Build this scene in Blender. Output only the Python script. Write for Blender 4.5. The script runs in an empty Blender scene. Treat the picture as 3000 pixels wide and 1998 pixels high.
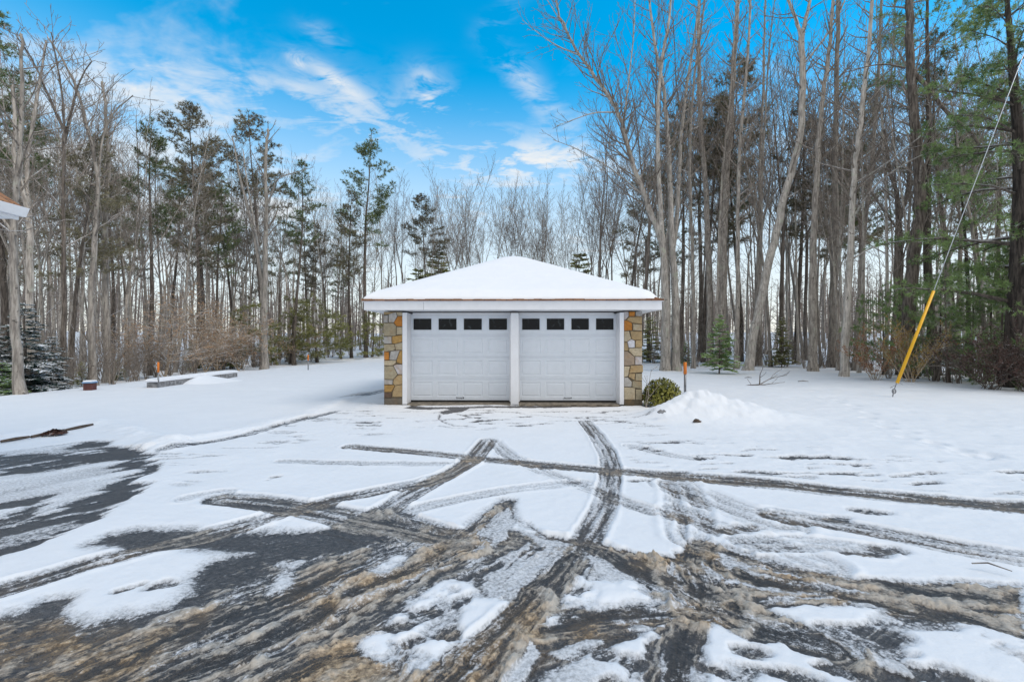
import bpy, math, random
import numpy as np
from mathutils import Vector, Matrix

R = math.radians
scene = bpy.context.scene
COL = scene.collection
FPX = 1333.0          # focal length in photograph pixels (3000 wide, 16 mm on 36 mm)
EYE = 1.78
rng = np.random.default_rng(7)

# ------------------------------------------------------------------ helpers
def tag(o, label=None, cat=None, group=None, kind=None):
    if label: o['label'] = label
    if cat: o['category'] = cat
    if group: o['group'] = group
    if kind: o['kind'] = kind
    return o

def empty(name, loc=(0, 0, 0), rz=0.0, sc=1.0):
    o = bpy.data.objects.new(name, None)
    o.empty_display_size = 0.3
    o.location = loc; o.rotation_euler = (0, 0, rz); o.scale = (sc, sc, sc)
    COL.objects.link(o)
    return o

def link(name, me, parent=None, loc=(0, 0, 0), rot=(0, 0, 0), sc=1.0):
    o = bpy.data.objects.new(name, me)
    o.location = loc; o.rotation_euler = rot; o.scale = (sc, sc, sc)
    COL.objects.link(o)
    if parent: o.parent = parent
    return o

class MB:
    """collects faces and builds ONE mesh"""
    def __init__(s): s.v = []; s.f = []; s.c = []; s.usec = False
    def face(s, pts, col=None):
        n = len(s.v); s.v.extend(pts); s.f.append(tuple(range(n, n + len(pts))))
        s.c.append(col)
    def box(s, x0, x1, y0, y1, z0, z1):
        n = len(s.v)
        s.v += [(x0, y0, z0), (x1, y0, z0), (x1, y1, z0), (x0, y1, z0), (x0, y0, z1), (x1, y0, z1), (x1, y1, z1), (x0, y1, z1)]
        for q in ((0, 3, 2, 1), (4, 5, 6, 7), (0, 1, 5, 4), (1, 2, 6, 5), (2, 3, 7, 6), (3, 0, 4, 7)):
            s.f.append(tuple(n + i for i in q)); s.c.append(None)
    def tube(s, pts, rad, k=6, cap=True, flat=1.0):
        n = len(s.v); m = len(pts)
        for i in range(m):
            a = pts[max(0, i - 1)]; b = pts[min(m - 1, i + 1)]
            t = (b - a)
            if t.length < 1e-9: t = Vector((0, 0, 1))
            t.normalize()
            ref = Vector((1, 0, 0)) if abs(t.x) < 0.8 else Vector((0, 1, 0))
            u = t.cross(ref).normalized(); w = t.cross(u)
            for j in range(k):
                an = 2 * math.pi * j / k
                r = rad[i] if not callable(rad) else rad(i, an)
                p = pts[i] + u * (math.cos(an) * r) + w * (math.sin(an) * r * flat)
                s.v.append((p.x, p.y, p.z))
        for i in range(m - 1):
            for j in range(k):
                a = n + i * k + j; b = n + i * k + (j + 1) % k
                s.f.append((a, b, b + k, a + k)); s.c.append(None)
        if cap and k >= 3:
            s.f.append(tuple(n + (m - 1) * k + j for j in range(k))); s.c.append(None)
            s.f.append(tuple(n + j for j in reversed(range(k)))); s.c.append(None)
    def mesh(s, name, mat, smooth=False):
        me = bpy.data.meshes.new(name)
        me.from_pydata(s.v, [], s.f)
        for m in (mat if isinstance(mat, (list, tuple)) else [mat]): me.materials.append(m)
        if any(c is not None for c in s.c):
            ca = me.color_attributes.new('col', 'FLOAT_COLOR', 'CORNER')
            arr = []
            for f, c in zip(s.f, s.c):
                c = c or (0.3, 0.3, 0.3)
                arr += [c[0], c[1], c[2], 1.0] * len(f)
            ca.data.foreach_set('color', arr)
        if smooth: me.polygons.foreach_set('use_smooth', [True] * len(me.polygons))
        me.update()
        return me
    def build(s, name, mat, parent=None, smooth=False, bevel=0.0, loc=(0, 0, 0)):
        o = link(name, s.mesh(name, mat, smooth), parent, loc)
        if bevel > 0:
            b = o.modifiers.new('bevel', 'BEVEL'); b.width = bevel; b.segments = 2; b.limit_method = 'ANGLE'
        return o

# value noise on numpy arrays
_T = [np.random.default_rng(100 + i).random((256, 256)) for i in range(8)]
def vnoise(x, y, seed=0):
    T = _T[seed % 8]
    xi = np.floor(x).astype(np.int64); yi = np.floor(y).astype(np.int64)
    fx = x - xi; fy = y - yi
    fx = fx * fx * fx * (fx * (fx * 6 - 15) + 10); fy = fy * fy * fy * (fy * (fy * 6 - 15) + 10)
    x0 = (xi + seed * 37) & 255; x1 = (x0 + 1) & 255; y0 = (yi + seed * 91) & 255; y1 = (y0 + 1) & 255
    return (T[x0, y0] * (1 - fx) + T[x1, y0] * fx) * (1 - fy) + (T[x0, y1] * (1 - fx) + T[x1, y1] * fx) * fy
def fbm(x, y, octv=4, seed=0, gain=0.5):
    a = 1.0; s = 0.0; n = np.zeros_like(x)
    for i in range(octv):
        n += a * vnoise(x * 2.03 ** i + 13.7 * i, y * 2.03 ** i - 7.1 * i, seed + i); s += a; a *= gain
    return n / s
def sstep(a, b, x):
    t = np.clip((x - a) / (b - a), 0, 1); return t * t * (3 - 2 * t)

# ------------------------------------------------------------------ places on the ground
def G(px, py):
    """photograph pixel on level ground -> (x, y)"""
    d = FPX * EYE / (py - 999.0)
    return ((px - 1500.0) / FPX * d, d)
def Q(x, y):
    """same for the 2354 px wide working copy"""
    return G(x * 1.2744, y * 1.2744)
def P3(px, py, d):
    """point seen at photograph pixel, d metres in front"""
    return Vector(((px - 1500.0) / FPX * d, d, EYE + (999.0 - py) / FPX * d))

def gz_np(X, Y):
    """lie of the land without the snow detail"""
    r = np.sqrt(X * X + Y * Y)
    z = 0.045 * np.clip(r - 42, 0, 90)
    z = z + 0.35 * (fbm(X * 0.05, Y * 0.05, 2, 3) - 0.5) * sstep(26, 50, r)
    # slight dip at the foot of the wood on both sides
    z = z - 0.18 * sstep(0, 1.2, -(X + 16.6 - (Y - 15) * 0.09)) * sstep(8, 13, Y)
    return z
def gz(x, y):
    return float(gz_np(np.array([float(x)]), np.array([float(y)]))[0])

# ------------------------------------------------------------------ materials
def new_mat(name):
    m = bpy.data.materials.new(name); m.use_nodes = True
    nt = m.node_tree; b = nt.nodes.get('Principled BSDF')
    return m, nt, b
class NT:
    def __init__(s, nt): s.nt = nt
    def n(s, typ, **kw):
        o = s.nt.nodes.new(typ)
        for k, v in kw.items(): setattr(o, k, v)
        return o
    def L(s, a, b): s.nt.links.new(a, b)
    def math(s, op, a, b=None, c=None, clamp=False):
        m = s.n('ShaderNodeMath', operation=op, use_clamp=clamp)
        for i, v in enumerate((a, b, c)):
            if v is None: continue
            if isinstance(v, (int, float)): m.inputs[i].default_value = v
            else: s.L(v, m.inputs[i])
        return m.outputs[0]
    def ss(s, x, a, b):
        m = s.n('ShaderNodeMapRange', interpolation_type='SMOOTHSTEP')
        s.L(x, m.inputs['Value']); m.inputs['From Min'].default_value = a; m.inputs['From Max'].default_value = b
        return m.outputs['Result']
    def noise(s, vec, scale, detail=3.0, rough=0.55, dist=0.0):
        m = s.n('ShaderNodeTexNoise'); m.inputs['Scale'].default_value = scale
        m.inputs['Detail'].default_value = detail; m.inputs['Roughness'].default_value = rough
        m.inputs['Distortion'].default_value = dist
        if vec is not None: s.L(vec, m.inputs['Vector'])
        return m.outputs['Fac']
    def mix(s, f, a, b):
        m = s.n('ShaderNodeMix', data_type='RGBA')
        for sock, v in ((m.inputs[0], f), (m.inputs[6], a), (m.inputs[7], b)):
            if isinstance(v, (int, float)): sock.default_value = v
            elif isinstance(v, tuple): sock.default_value = (v[0], v[1], v[2], 1)
            else: s.L(v, sock)
        return m.outputs[2]
    def bump(s, h, strength, dist):
        m = s.n('ShaderNodeBump'); m.inputs['Strength'].default_value = strength; m.inputs['Distance'].default_value = dist
        s.L(h, m.inputs['Height']); return m.outputs[0]
    def obj(s): return s.n('ShaderNodeTexCoord').outputs['Object']
    def mapv(s, vec, sc):
        m = s.n('ShaderNodeMapping'); m.inputs['Scale'].default_value = sc; s.L(vec, m.inputs['Vector']); return m.outputs[0]

SNOW = (0.80, 0.82, 0.86)

def mat_plain(name, col, rough=0.5, var=0.06, bump=0.0, bscale=40, metallic=0.0, spec=None, sc=6):
    m, nt, b = new_mat(name); N = NT(nt); v = N.obj()
    n = N.noise(v, sc, 4)
    lo = tuple(c * (1 - var) for c in col); hi = tuple(min(1, c * (1 + var)) for c in col)
    N.L(N.mix(N.ss(n, 0.3, 0.7), lo, hi), b.inputs['Base Color'])
    b.inputs['Roughness'].default_value = rough; b.inputs['Metallic'].default_value = metallic
    if spec is not None: b.inputs['Specular IOR Level'].default_value = spec
    if bump: N.L(N.bump(N.noise(v, bscale, 3), bump, 0.01), b.inputs['Normal'])
    return m

def mat_bark(name, dark, light, snow=0.55, lichen=0.0, streak=(9, 9, 1.2)):
    m, nt, b = new_mat(name); N = NT(nt); v = N.obj()
    rnd = N.n('ShaderNodeObjectInfo').outputs['Random']
    st = N.noise(N.mapv(v, streak), 1.6, 5, 0.65)
    c = N.mix(N.ss(st, 0.33, 0.68), dark, light)
    if lichen:
        ln = N.noise(v, 2.2, 5, 0.6, 0.4)
        c = N.mix(N.math('MULTIPLY', N.ss(ln, 0.56, 0.68), lichen), c, (0.40, 0.41, 0.33))
        sp = N.noise(v, 6.5, 2, 0.5)
        c = N.mix(N.math('MULTIPLY', N.ss(sp, 0.66, 0.70), 0.7), c, (0.05, 0.045, 0.04))
    h = N.n('ShaderNodeHueSaturation'); N.L(c, h.inputs['Color'])
    mot = N.noise(N.mapv(v, (2.2, 2.2, 0.8)), 1.7, 4, 0.6)
    N.L(N.math('ADD', N.math('MULTIPLY', rnd, 0.45), N.math('ADD', 0.30, N.math('MULTIPLY', mot, 0.95))), h.inputs['Value'])
    c = h.outputs[0]
    nz = N.n('ShaderNodeSeparateXYZ'); N.L(N.n('ShaderNodeNewGeometry').outputs['Normal'], nz.inputs[0])
    sn = N.noise(v, 1.1, 3)
    f = N.math('MULTIPLY', N.ss(N.math('ADD', nz.outputs['Z'], N.math('MULTIPLY', sn, 0.5)), 0.84, 1.04), snow)
    N.L(N.mix(f, c, SNOW), b.inputs['Base Color'])
    b.inputs['Roughness'].default_value = 0.9; b.inputs['Specular IOR Level'].default_value = 0.2
    N.L(N.bump(st, 0.9, 0.03), b.inputs['Normal'])
    return m

def mat_leaf(name, a, bcol, snow=0.25, rough=0.6):
    m, nt, b = new_mat(name); N = NT(nt); v = N.obj()
    rnd = N.n('ShaderNodeObjectInfo').outputs['Random']
    n = N.noise(v, 1.3, 4); n2 = N.noise(v, 14, 2)
    c = N.mix(N.ss(N.math('ADD', N.math('MULTIPLY', n, 0.6), N.math('MULTIPLY', n2, 0.4)), 0.36, 0.62), a, bcol)
    h = N.n('ShaderNodeHueSaturation'); N.L(c, h.inputs['Color'])
    N.L(N.math('ADD', N.math('MULTIPLY', rnd, 0.5), 0.75), h.inputs['Value'])
    c = h.outputs[0]
    if snow:
        sn = N.noise(v, 4.5, 3)
        c = N.mix(N.math('MULTIPLY', N.ss(sn, 0.62, 0.66), snow), c, SNOW)
    N.L(c, b.inputs['Base Color']); b.inputs['Roughness'].default_value = rough
    b.inputs['Specular IOR Level'].default_value = 0.25
    return m

M = {}
M['bark'] = mat_bark('grey_bark', (0.19, 0.165, 0.145), (0.45, 0.405, 0.355), 0.5, 0.5)
M['bark_pale'] = mat_bark('pale_bark', (0.25, 0.225, 0.20), (0.52, 0.475, 0.425), 0.5, 0.8)
M['bark_dark'] = mat_bark('dark_pine_bark', (0.055, 0.045, 0.038), (0.19, 0.16, 0.135), 0.35, 0.0)
M['bark_black'] = mat_bark('black_pine_bark', (0.022, 0.018, 0.016), (0.085, 0.07, 0.06), 0.3, 0.0)
M['twig'] = mat_bark('twig_bark', (0.15, 0.125, 0.105), (0.33, 0.285, 0.245), 0.8, 0.0)
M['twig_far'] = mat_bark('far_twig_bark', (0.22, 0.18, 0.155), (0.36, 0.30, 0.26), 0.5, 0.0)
M['twig_red'] = mat_bark('reddish_twig', (0.27, 0.21, 0.155), (0.48, 0.39, 0.29), 0.9, 0.0)
M['twig_dark'] = mat_bark('dark_twig_bark', (0.12, 0.10, 0.085), (0.27, 0.23, 0.20), 0.4, 0.0)
M['needle'] = mat_leaf('pine_needle', (0.06, 0.09, 0.036), (0.20, 0.25, 0.10), 0.25)
M['needle_brown'] = mat_leaf('winter_pine_needle', (0.09, 0.085, 0.05), (0.28, 0.25, 0.15), 0.35)
M['needle_dark'] = mat_leaf('spruce_needle', (0.018, 0.042, 0.034), (0.05, 0.095, 0.07), 0.0)
M['needle_green'] = mat_leaf('hemlock_needle', (0.085, 0.16, 0.055), (0.30, 0.41, 0.15), 0.4)
M['needle_olive'] = mat_leaf('fir_needle', (0.13, 0.145, 0.045), (0.37, 0.37, 0.13), 0.15)
M['leaf_tan'] = mat_leaf('dry_beech_leaf', (0.24, 0.14, 0.075), (0.42, 0.27, 0.16), 0.15)
M['leaf_orange'] = mat_leaf('orange_dead_leaf', (0.32, 0.12, 0.03), (0.5, 0.22, 0.07), 0.0)
M['leaf_rust'] = mat_leaf('rust_leaf', (0.15, 0.05, 0.03), (0.32, 0.14, 0.05), 0.2)
M['leaf_ochre'] = mat_leaf('ochre_leaf', (0.20, 0.11, 0.02), (0.42, 0.28, 0.07), 0.15)
M['leaf_purple'] = mat_leaf('purple_brown_leaf', (0.04, 0.02, 0.018), (0.15, 0.085, 0.07), 0.25)
M['leaf_green'] = mat_leaf('broad_green_leaf', (0.06, 0.08, 0.016), (0.32, 0.30, 0.06), 0.0, 0.4)
M['white'] = mat_plain('white_paint', (0.78, 0.79, 0.82), 0.45, 0.03)
M['door_white'] = mat_plain('door_enamel', (0.755, 0.795, 0.85), 0.4, 0.02)
M['trim'] = mat_plain('white_vinyl', (0.80, 0.805, 0.83), 0.4, 0.025)
M['concrete'] = mat_plain('old_concrete', (0.20, 0.17, 0.13), 0.85, 0.45, 0.5, 30, sc=7)
M['rubber'] = mat_plain('black_rubber', (0.012, 0.012, 0.013), 0.6, 0.2)
M['steel'] = mat_plain('dull_steel', (0.22, 0.225, 0.24), 0.45, 0.25, metallic=0.6)
M['galv'] = mat_plain('galvanised_wire', (0.62, 0.64, 0.67), 0.4, 0.1, metallic=0.4)
M['yellow'] = mat_plain('yellow_plastic', (0.80, 0.42, 0.008), 0.4, 0.07)
M['orange'] = mat_plain('orange_plastic', (0.72, 0.20, 0.02), 0.5, 0.1)
M['timber'] = mat_plain('wet_timber', (0.075, 0.05, 0.033), 0.7, 0.5, 0.6, 60, sc=18)
M['wood_dark'] = mat_plain('box_wood', (0.10, 0.035, 0.03), 0.7, 0.2)
M['blue'] = mat_plain('blue_lid', (0.16, 0.30, 0.50), 0.5, 0.1)
M['granite'] = mat_plain('grey_stone', (0.22, 0.22, 0.225), 0.85, 0.4, 0.6, 25, sc=9)

def mat_snow(name):
    m, nt, b = new_mat(name); N = NT(nt); v = N.obj()
    n = N.noise(v, 3.0, 5)
    N.L(N.mix(n, (0.78, 0.80, 0.845), (0.86, 0.87, 0.895)), b.inputs['Base Color'])
    b.inputs['Roughness'].default_value = 0.75; b.inputs['Specular IOR Level'].default_value = 0.25
    h = N.math('ADD', N.math('MULTIPLY', N.noise(v, 9, 5, 0.6), 0.8), N.math('MULTIPLY', N.noise(v, 90, 2), 0.15))
    N.L(N.bump(h, 0.35, 0.03), b.inputs['Normal'])
    return m
M['snow'] = mat_snow('snow')

def mat_shingle(name, a, bc):
    m, nt, b = new_mat(name); N = NT(nt); v = N.obj()
    br = N.n('ShaderNodeTexBrick'); br.inputs['Scale'].default_value = 1.0
    br.inputs['Brick Width'].default_value = 0.3; br.inputs['Row Height'].default_value = 0.14
    br.inputs['Mortar Size'].default_value = 0.008
    br.inputs['Color1'].default_value = (*a, 1); br.inputs['Color2'].default_value = (*bc, 1)
    br.inputs['Mortar'].default_value = (0.05, 0.03, 0.02, 1)
    N.L(v, br.inputs['Vector'])
    n = N.noise(v, 35, 3)
    h = N.n('ShaderNodeHueSaturation'); N.L(br.outputs['Color'], h.inputs['Color'])
    N.L(N.math('ADD', n, 0.5), h.inputs['Value'])
    N.L(h.outputs[0], b.inputs['Base Color']); b.inputs['Roughness'].default_value = 0.9
    N.L(N.bump(br.outputs['Fac'], -0.6, 0.02), b.inputs['Normal'])
    return m
M['shingle'] = mat_shingle('brown_shingle', (0.17, 0.075, 0.035), (0.29, 0.14, 0.07))
M['shingle_house'] = mat_shingle('brown_house_shingle', (0.30, 0.14, 0.065), (0.42, 0.21, 0.10))

def mat_stone():
    m, nt, b = new_mat('mosaic_stone'); N = NT(nt); v = N.obj()
    at = N.n('ShaderNodeAttribute', attribute_name='col')
    n = N.noise(v, 13, 6, 0.65); n2 = N.noise(v, 4.0, 4, 0.6, 0.6)
    h = N.n('ShaderNodeHueSaturation'); N.L(at.outputs['Color'], h.inputs['Color'])
    N.L(N.math('ADD', N.math('MULTIPLY', n, 1.1), 0.45), h.inputs['Value'])
    c = N.mix(N.math('MULTIPLY', N.ss(n2, 0.5, 0.72), 0.4), h.outputs[0], (0.36, 0.20, 0.07))
    N.L(c, b.inputs['Base Color']); b.inputs['Roughness'].default_value = 0.85
    N.L(N.bump(n, 0.8, 0.015), b.inputs['Normal'])
    return m
M['stone'] = mat_stone()
def mat_stone_wall():
    m, nt, b = new_mat('random_stone_wall'); N = NT(nt); v = N.obj()
    vo = N.n('ShaderNodeTexVoronoi', feature='DISTANCE_TO_EDGE'); vo.inputs['Scale'].default_value = 3.6
    vc = N.n('ShaderNodeTexVoronoi', feature='F1'); vc.inputs['Scale'].default_value = 3.6
    N.L(v, vo.inputs['Vector']); N.L(v, vc.inputs['Vector'])
    cr = N.n('ShaderNodeValToRGB'); el = cr.color_ramp.elements
    el[0].color = (0.30, 0.29, 0.28, 1); el[1].color = (0.42, 0.40, 0.40, 1)
    for p, c in ((0.3, (0.33, 0.24, 0.14, 1)), (0.5, (0.42, 0.17, 0.04, 1)), (0.62, (0.38, 0.32, 0.23, 1)), (0.8, (0.25, 0.20, 0.14, 1))):
        e = el.new(p); e.color = c
    cr.color_ramp.interpolation = 'CONSTANT'
    sx = N.n('ShaderNodeSeparateColor'); N.L(vc.outputs['Color'], sx.inputs[0]); N.L(sx.outputs[0], cr.inputs[0])
    f = N.ss(vo.outputs['Distance'], 0.03, 0.06)
    N.L(N.mix(f, (0.16, 0.14, 0.10), cr.outputs[0]), b.inputs['Base Color']); b.inputs['Roughness'].default_value = 0.9
    N.L(N.bump(f, 0.8, 0.02), b.inputs['Normal'])
    return m
M['stone_wall'] = mat_stone_wall()

def mat_glass():
    m, nt, b = new_mat('dark_pane'); N = NT(nt); v = N.obj()
    n = N.noise(v, 5, 4, 0.6, 1.0)
    N.L(N.mix(N.ss(n, 0.55, 0.8), (0.005, 0.007, 0.010), (0.075, 0.095, 0.105)), b.inputs['Base Color'])  # bluish blotches painted into the pane colour as faint reflections
    b.inputs['Roughness'].default_value = 0.06; b.inputs['Specular IOR Level'].default_value = 0.2
    return m
M['glass'] = mat_glass()

# ------------------------------------------------------------------ ground: snow, tracks, slush, asphalt
def polysd(poly, X, Y):
    """signed distance to a polygon, positive inside"""
    n = len(poly); d = np.full_like(X, 1e9); ins = np.zeros(X.shape, bool)
    for i in range(n):
        ax, ay = poly[i]; bx, by = poly[(i + 1) % n]
        ex, ey = bx - ax, by - ay; L2 = ex * ex + ey * ey + 1e-12
        t = np.clip(((X - ax) * ex + (Y - ay) * ey) / L2, 0, 1)
        d = np.minimum(d, np.hypot(X - ax - t * ex, Y - ay - t * ey))
        c = ((ay > Y) != (by > Y)) & (X < (bx - ax) * (Y - ay) / (by - ay + 1e-12) + ax)
        ins ^= c
    return np.where(ins, d, -d)
def smooth_line(p, it=2):
    p = [np.array(a) for a in p]
    for _ in range(it):
        q = [p[0]]
        for a, b in zip(p[:-1], p[1:]): q += [a * 0.75 + b * 0.25, a * 0.25 + b * 0.75]
        q.append(p[-1]); p = q
    return [tuple(a) for a in p]
def polyline(pts, X, Y):
    """distance across (signed), distance along, at the nearest piece; also end fade"""
    best = np.full_like(X, 1e9); per = np.zeros_like(X); al = np.zeros_like(X); acc = 0.0
    for (ax, ay), (bx, by) in zip(pts[:-1], pts[1:]):
        ex, ey = bx - ax, by - ay; L = math.hypot(ex, ey) + 1e-9
        tr = ((X - ax) * ex + (Y - ay) * ey) / (L * L); t = np.clip(tr, 0, 1)
        d = np.hypot(X - ax - t * ex, Y - ay - t * ey)
        s = ((X - ax) * ey - (Y - ay) * ex) / L
        k = d < best
        best = np.where(k, d, best); per = np.where(k, np.where(s >= 0, d, -d), per); al = np.where(k, acc + t * L, al)
        acc += L
    return per, al, acc

def axis(lo, hi, first, rate, start, rate_far, far):
    """coordinates getting coarser with distance"""
    out = [start]
    while out[-1] < hi:
        a = abs(out[-1]); out.append(out[-1] + max(first, rate * a if a < far else rate * far + rate_far * (a - far)))
    return out

def build_ground():
    yp = axis(0, 420, 0.0125, 0.0058, 1.55, 0.05, 20)
    ys = [-60, -30, -15, -8, -4, -2, -1, -0.3, 0.3, 0.8, 1.1, 1.3, 1.42, 1.5] + yp
    xp = axis(0, 420, 0.0135, 0.0066, 0.0, 0.05, 22)
    xs = [-x for x in reversed(xp[1:])] + xp
    xs = np.array(xs); ys = np.array(ys)
    X, Y = np.meshgrid(xs, ys)          # rows = y
    sh = X.shape
    Xf = X.ravel(); Yf = Y.ravel()
    Z = gz_np(Xf, Yf)
    rr = np.hypot(Xf, Yf)
    # lawn snow: soft undulation, drifts
    lawn = 0.05 * (fbm(Xf * 0.35, Yf * 0.35, 3, 1) - 0.5) + 0.02 * (fbm(Xf * 1.7, Yf * 1.7, 3, 2) - 0.5)
    lawn = lawn + sstep(1.5, 5, Xf) * (0.05 * np.clip(fbm(Xf * 1.3, Yf * 1.3, 4, 5) - 0.5, -0.2, 0.3) + 0.03 * (fbm(Xf * 4, Yf * 4, 3, 6) - 0.5) * sstep(25, 12, rr))
    Z = Z + lawn * sstep(4, 9, rr)
    t = np.full_like(Xf, 0.07); s = np.zeros_like(Xf); br = np.zeros_like(Xf); gr = np.zeros_like(Xf)
    fU = Xf * 0.86 + Yf * 0.5; fV = -Xf * 0.5 + Yf * 0.86
    # ---------- detailed part
    k = np.where((Yf > 1.3) & (Yf < 17) & (np.abs(Xf) < 1.25 * Yf + 1.5))[0]
    x = Xf[k]; y = Yf[k]
    wx = x + 0.10 * (fbm(x * 2.2, y * 2.2, 4, 0) - 0.5) + 0.05 * (fbm(x * 11, y * 11, 3, 4) - 0.5)
    wy = y + 0.10 * (fbm(x * 2.2 + 50, y * 2.2, 4, 1) - 0.5) + 0.05 * (fbm(x * 11 + 9, y * 11, 3, 5) - 0.5)
    tt = np.full_like(x, 0.05); ss = np.zeros_like(x); bb = np.zeros_like(x); gg = np.zeros_like(x)
    fine = fbm(x * 16, y * 16, 4, 2); mid = fbm(x * 4.5, y * 4.5, 4, 3); low = fbm(x * 1.1, y * 1.1, 3, 6)
    def poly(q): return [Q(a, b) for a, b in q]
    def cl(u, v): return (u * 0.5, 1177 + v * 0.5)             # bottom-left crop coordinates
    def cr(u, v): return (1177 + u * 0.5, 1177 + v * 0.5)      # bottom-right crop
    # --- the churned, mostly bare area
    BARE = [cl(430, 130), cl(500, 88), cl(630, 68), cl(870, 72), cl(1000, 78), cl(1380, 75), cl(1480, 62), cl(1560, 40), cl(1660, 10), (850, 1165), (900, 1165),
            (985, 1205), (1040, 1235), (1085, 1200), (1130, 1165), (1155, 1140), (1185, 1143), (1175, 1180), (1230, 1205), (1262, 1228), (1340, 1240), cr(410, 125), cr(600, 182), cr(750, 190),
            cr(790, 120), cr(860, 110), cr(950, 140), cr(1100, 175), cr(1300, 240), cr(1560, 280), cr(1900, 300), cr(2360, 318),
            cr(2360, 540), cr(2130, 480), cr(2000, 450), cr(1800, 455), cr(1560, 412), cr(1160, 412), cr(1290, 480), cr(1560, 610), cr(1880, 700), cr(2360, 790), cr(2360, 1000),
            cr(1900, 830), cr(1700, 740), cr(1450, 645), cr(1250, 585), cr(1100, 545), cr(905, 455), cr(885, 600), cr(855, 800), cr(850, 1200), cr(540, 1200), cr(560, 790), cr(600, 700), cr(650, 620), cr(690, 550), cr(640, 530), cr(330, 640), cr(160, 700), cr(20, 790), (1170, 1900),
            (0, 1900), (-500, 1800), (-500, 1500), cl(0, 458), cl(60, 460), cl(150, 425), cl(210, 385), cl(290, 378), cl(255, 455), cl(380, 490), cl(345, 545), cl(420, 500), cl(560, 458), cl(650, 460), cl(700, 440), cl(800, 420), cl(900, 340), cl(920, 280), cl(1000, 215), cl(1240, 157), cl(1120, 163), cl(960, 147), cl(850, 140), cl(620, 147)]
    sd = polysd(poly(BARE), wx, wy)
    soft = 0.05 + 0.13 * sstep(0.6, -0.6, x) * sstep(6.5, 4.5, y)
    bare = sstep(-1.0, 0.35, (sd + 0.10 * (mid - 0.5) + 0.04 * (fine - 0.5)) / soft)
    tt = tt * (1 - bare)
    tt = tt * (1 - sstep(0.8, 0.0, x) * sstep(4.6, 3.4, y) * sstep(-1.5, -0.6, x + 0.35 * y) * (1 - sstep(0.02, 0.42, -sd + 0.5 * (mid - 0.5))) * 0.72)
    # islands of snow left inside it: (polygon, thickness, patchiness)
    ISL = [([cl(1970, 345), cl(2080, 280), cl(2165, 300), cl(2175, 370), cl(2350, 395), cl(2330, 450), cl(2230, 540), cl(2100, 590), cl(2020, 640), cl(1950, 600), cl(1820, 600), cl(1730, 640), cl(1670, 570), cl(1740, 480), cl(1860, 420)], 0.045, 1.5),
           ([cr(355, 220), cr(430, 240), cr(570, 310), cr(590, 370), cr(410, 405), cr(330, 385), cr(245, 375), cr(300, 310)], 0.05, 0.7),
           ([cr(0, 45), cr(60, 20), cr(110, 50), cr(190, 112), cr(90, 102), cr(0, 80)], 0.05, 0.4),
           ([cr(950, 172), cr(990, 185), cr(1060, 228), cr(1000, 226), cr(955, 205)], 0.05, 0.3),
           ([cl(1110, 78), cl(1220, 35), cl(1340, 10), cl(1450, 42), cl(1380, 74), cl(1240, 78)], 0.05, 0.3),
           ([cl(950, 330), cl(1080, 340), cl(1240, 285), cl(1290, 210), cl(1380, 200), cl(1350, 300), cl(1240, 380), cl(1090, 395)], 0.025, 1.6),
           ([cl(1690, 240), cl(1740, 185), cl(1850, 190), cl(1760, 250)], 0.04, 1.2),
           ([cr(200, 440), cr(240, 415), cr(300, 450), cr(160, 490)], 0.03, 1.2),
           ([cl(1730, 650), cl(1860, 610), cl(2060, 640), cl(1990, 782), cl(1760, 760)], 0.022, 2.0)]
    for pl, th, pa in ISL:
        d = polysd(poly(pl), wx, wy)
        tt = np.maximum(tt, 0.9 * th * sstep(-0.05, 0.12, d + 0.04 + 0.12 * pa * (mid - 0.56) + 0.05 * (fine - 0.5)) * (0.45 + 1.0 * sstep(0.35, 0.6, mid)))
    # right lower patchy snow with grey melt spots
    PAT = poly([cr(1160, 400), cr(2360, 430), cr(2700, 600), cr(2700, 1100), cr(870, 1100), cr(900, 450)])
    d = polysd(PAT, wx, wy)
    mask = sstep(0.0, 0.25, d)
    spots = sstep(0.50, 0.64, fbm(x * 2.0 - y * 0.4 + 3, y * 4.2 + x * 0.6, 4, 4))
    tt = np.where(mask > 0.01, np.maximum(tt * (1 - 0.9 * mask * spots), np.minimum(tt, 0.0135 + 0.012 * (fine - 0.5))), tt); gg = np.maximum(gg, mask * 0.7)
    # left asphalt of the house drive
    LEFT = poly([(-400, 1050), (0, 1035), (60, 1030), (200, 1012), (280, 1016), (335, 1035), (372, 1050), (352, 1075), (345, 1095), (250, 1183), (170, 1215), (80, 1250), (0, 1277), (-400, 1430)])
    an = fbm((x * 0.87 - y * 0.5) * 3.5, (x * 0.5 + y * 0.87) * 1.1, 4, 5)
    d = polysd(LEFT, wx, wy); la = sstep(-0.04, 0.10, d + 0.55 * (an - 0.5) * sstep(0.9, 0.0, np.abs(d)))
    S1 = poly([(-300, 1085), (0, 1080), (90, 1075), (190, 1060), (240, 1052), (330, 1066), (262, 1100), (255, 1120), (190, 1140), (30, 1200), (120, 1140), (60, 1145), (0, 1160), (-300, 1190)])
    S2 = poly([(-300, 1180), (0, 1170), (60, 1165), (40, 1180), (0, 1190), (-300, 1240)])
    S3 = poly([(-100, 1030), (40, 1031), (170, 1018), (230, 1030), (100, 1045), (-100, 1045)])
    an = fbm((x * 0.87 - y * 0.5) * 3.5, (x * 0.5 + y * 0.87) * 1.1, 4, 5)
    snl = np.maximum(np.maximum(polysd(S1, wx, wy), polysd(S2, wx, wy)), polysd(S3, wx, wy))
    snl = sstep(-0.05, 0.12, snl + 0.55 * (an - 0.52) + 0.1 * (fine - 0.5))
    an2 = fbm((x * 0.80 - y * 0.6) * 7, (x * 0.6 + y * 0.80) * 1.6, 4, 2)
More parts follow.
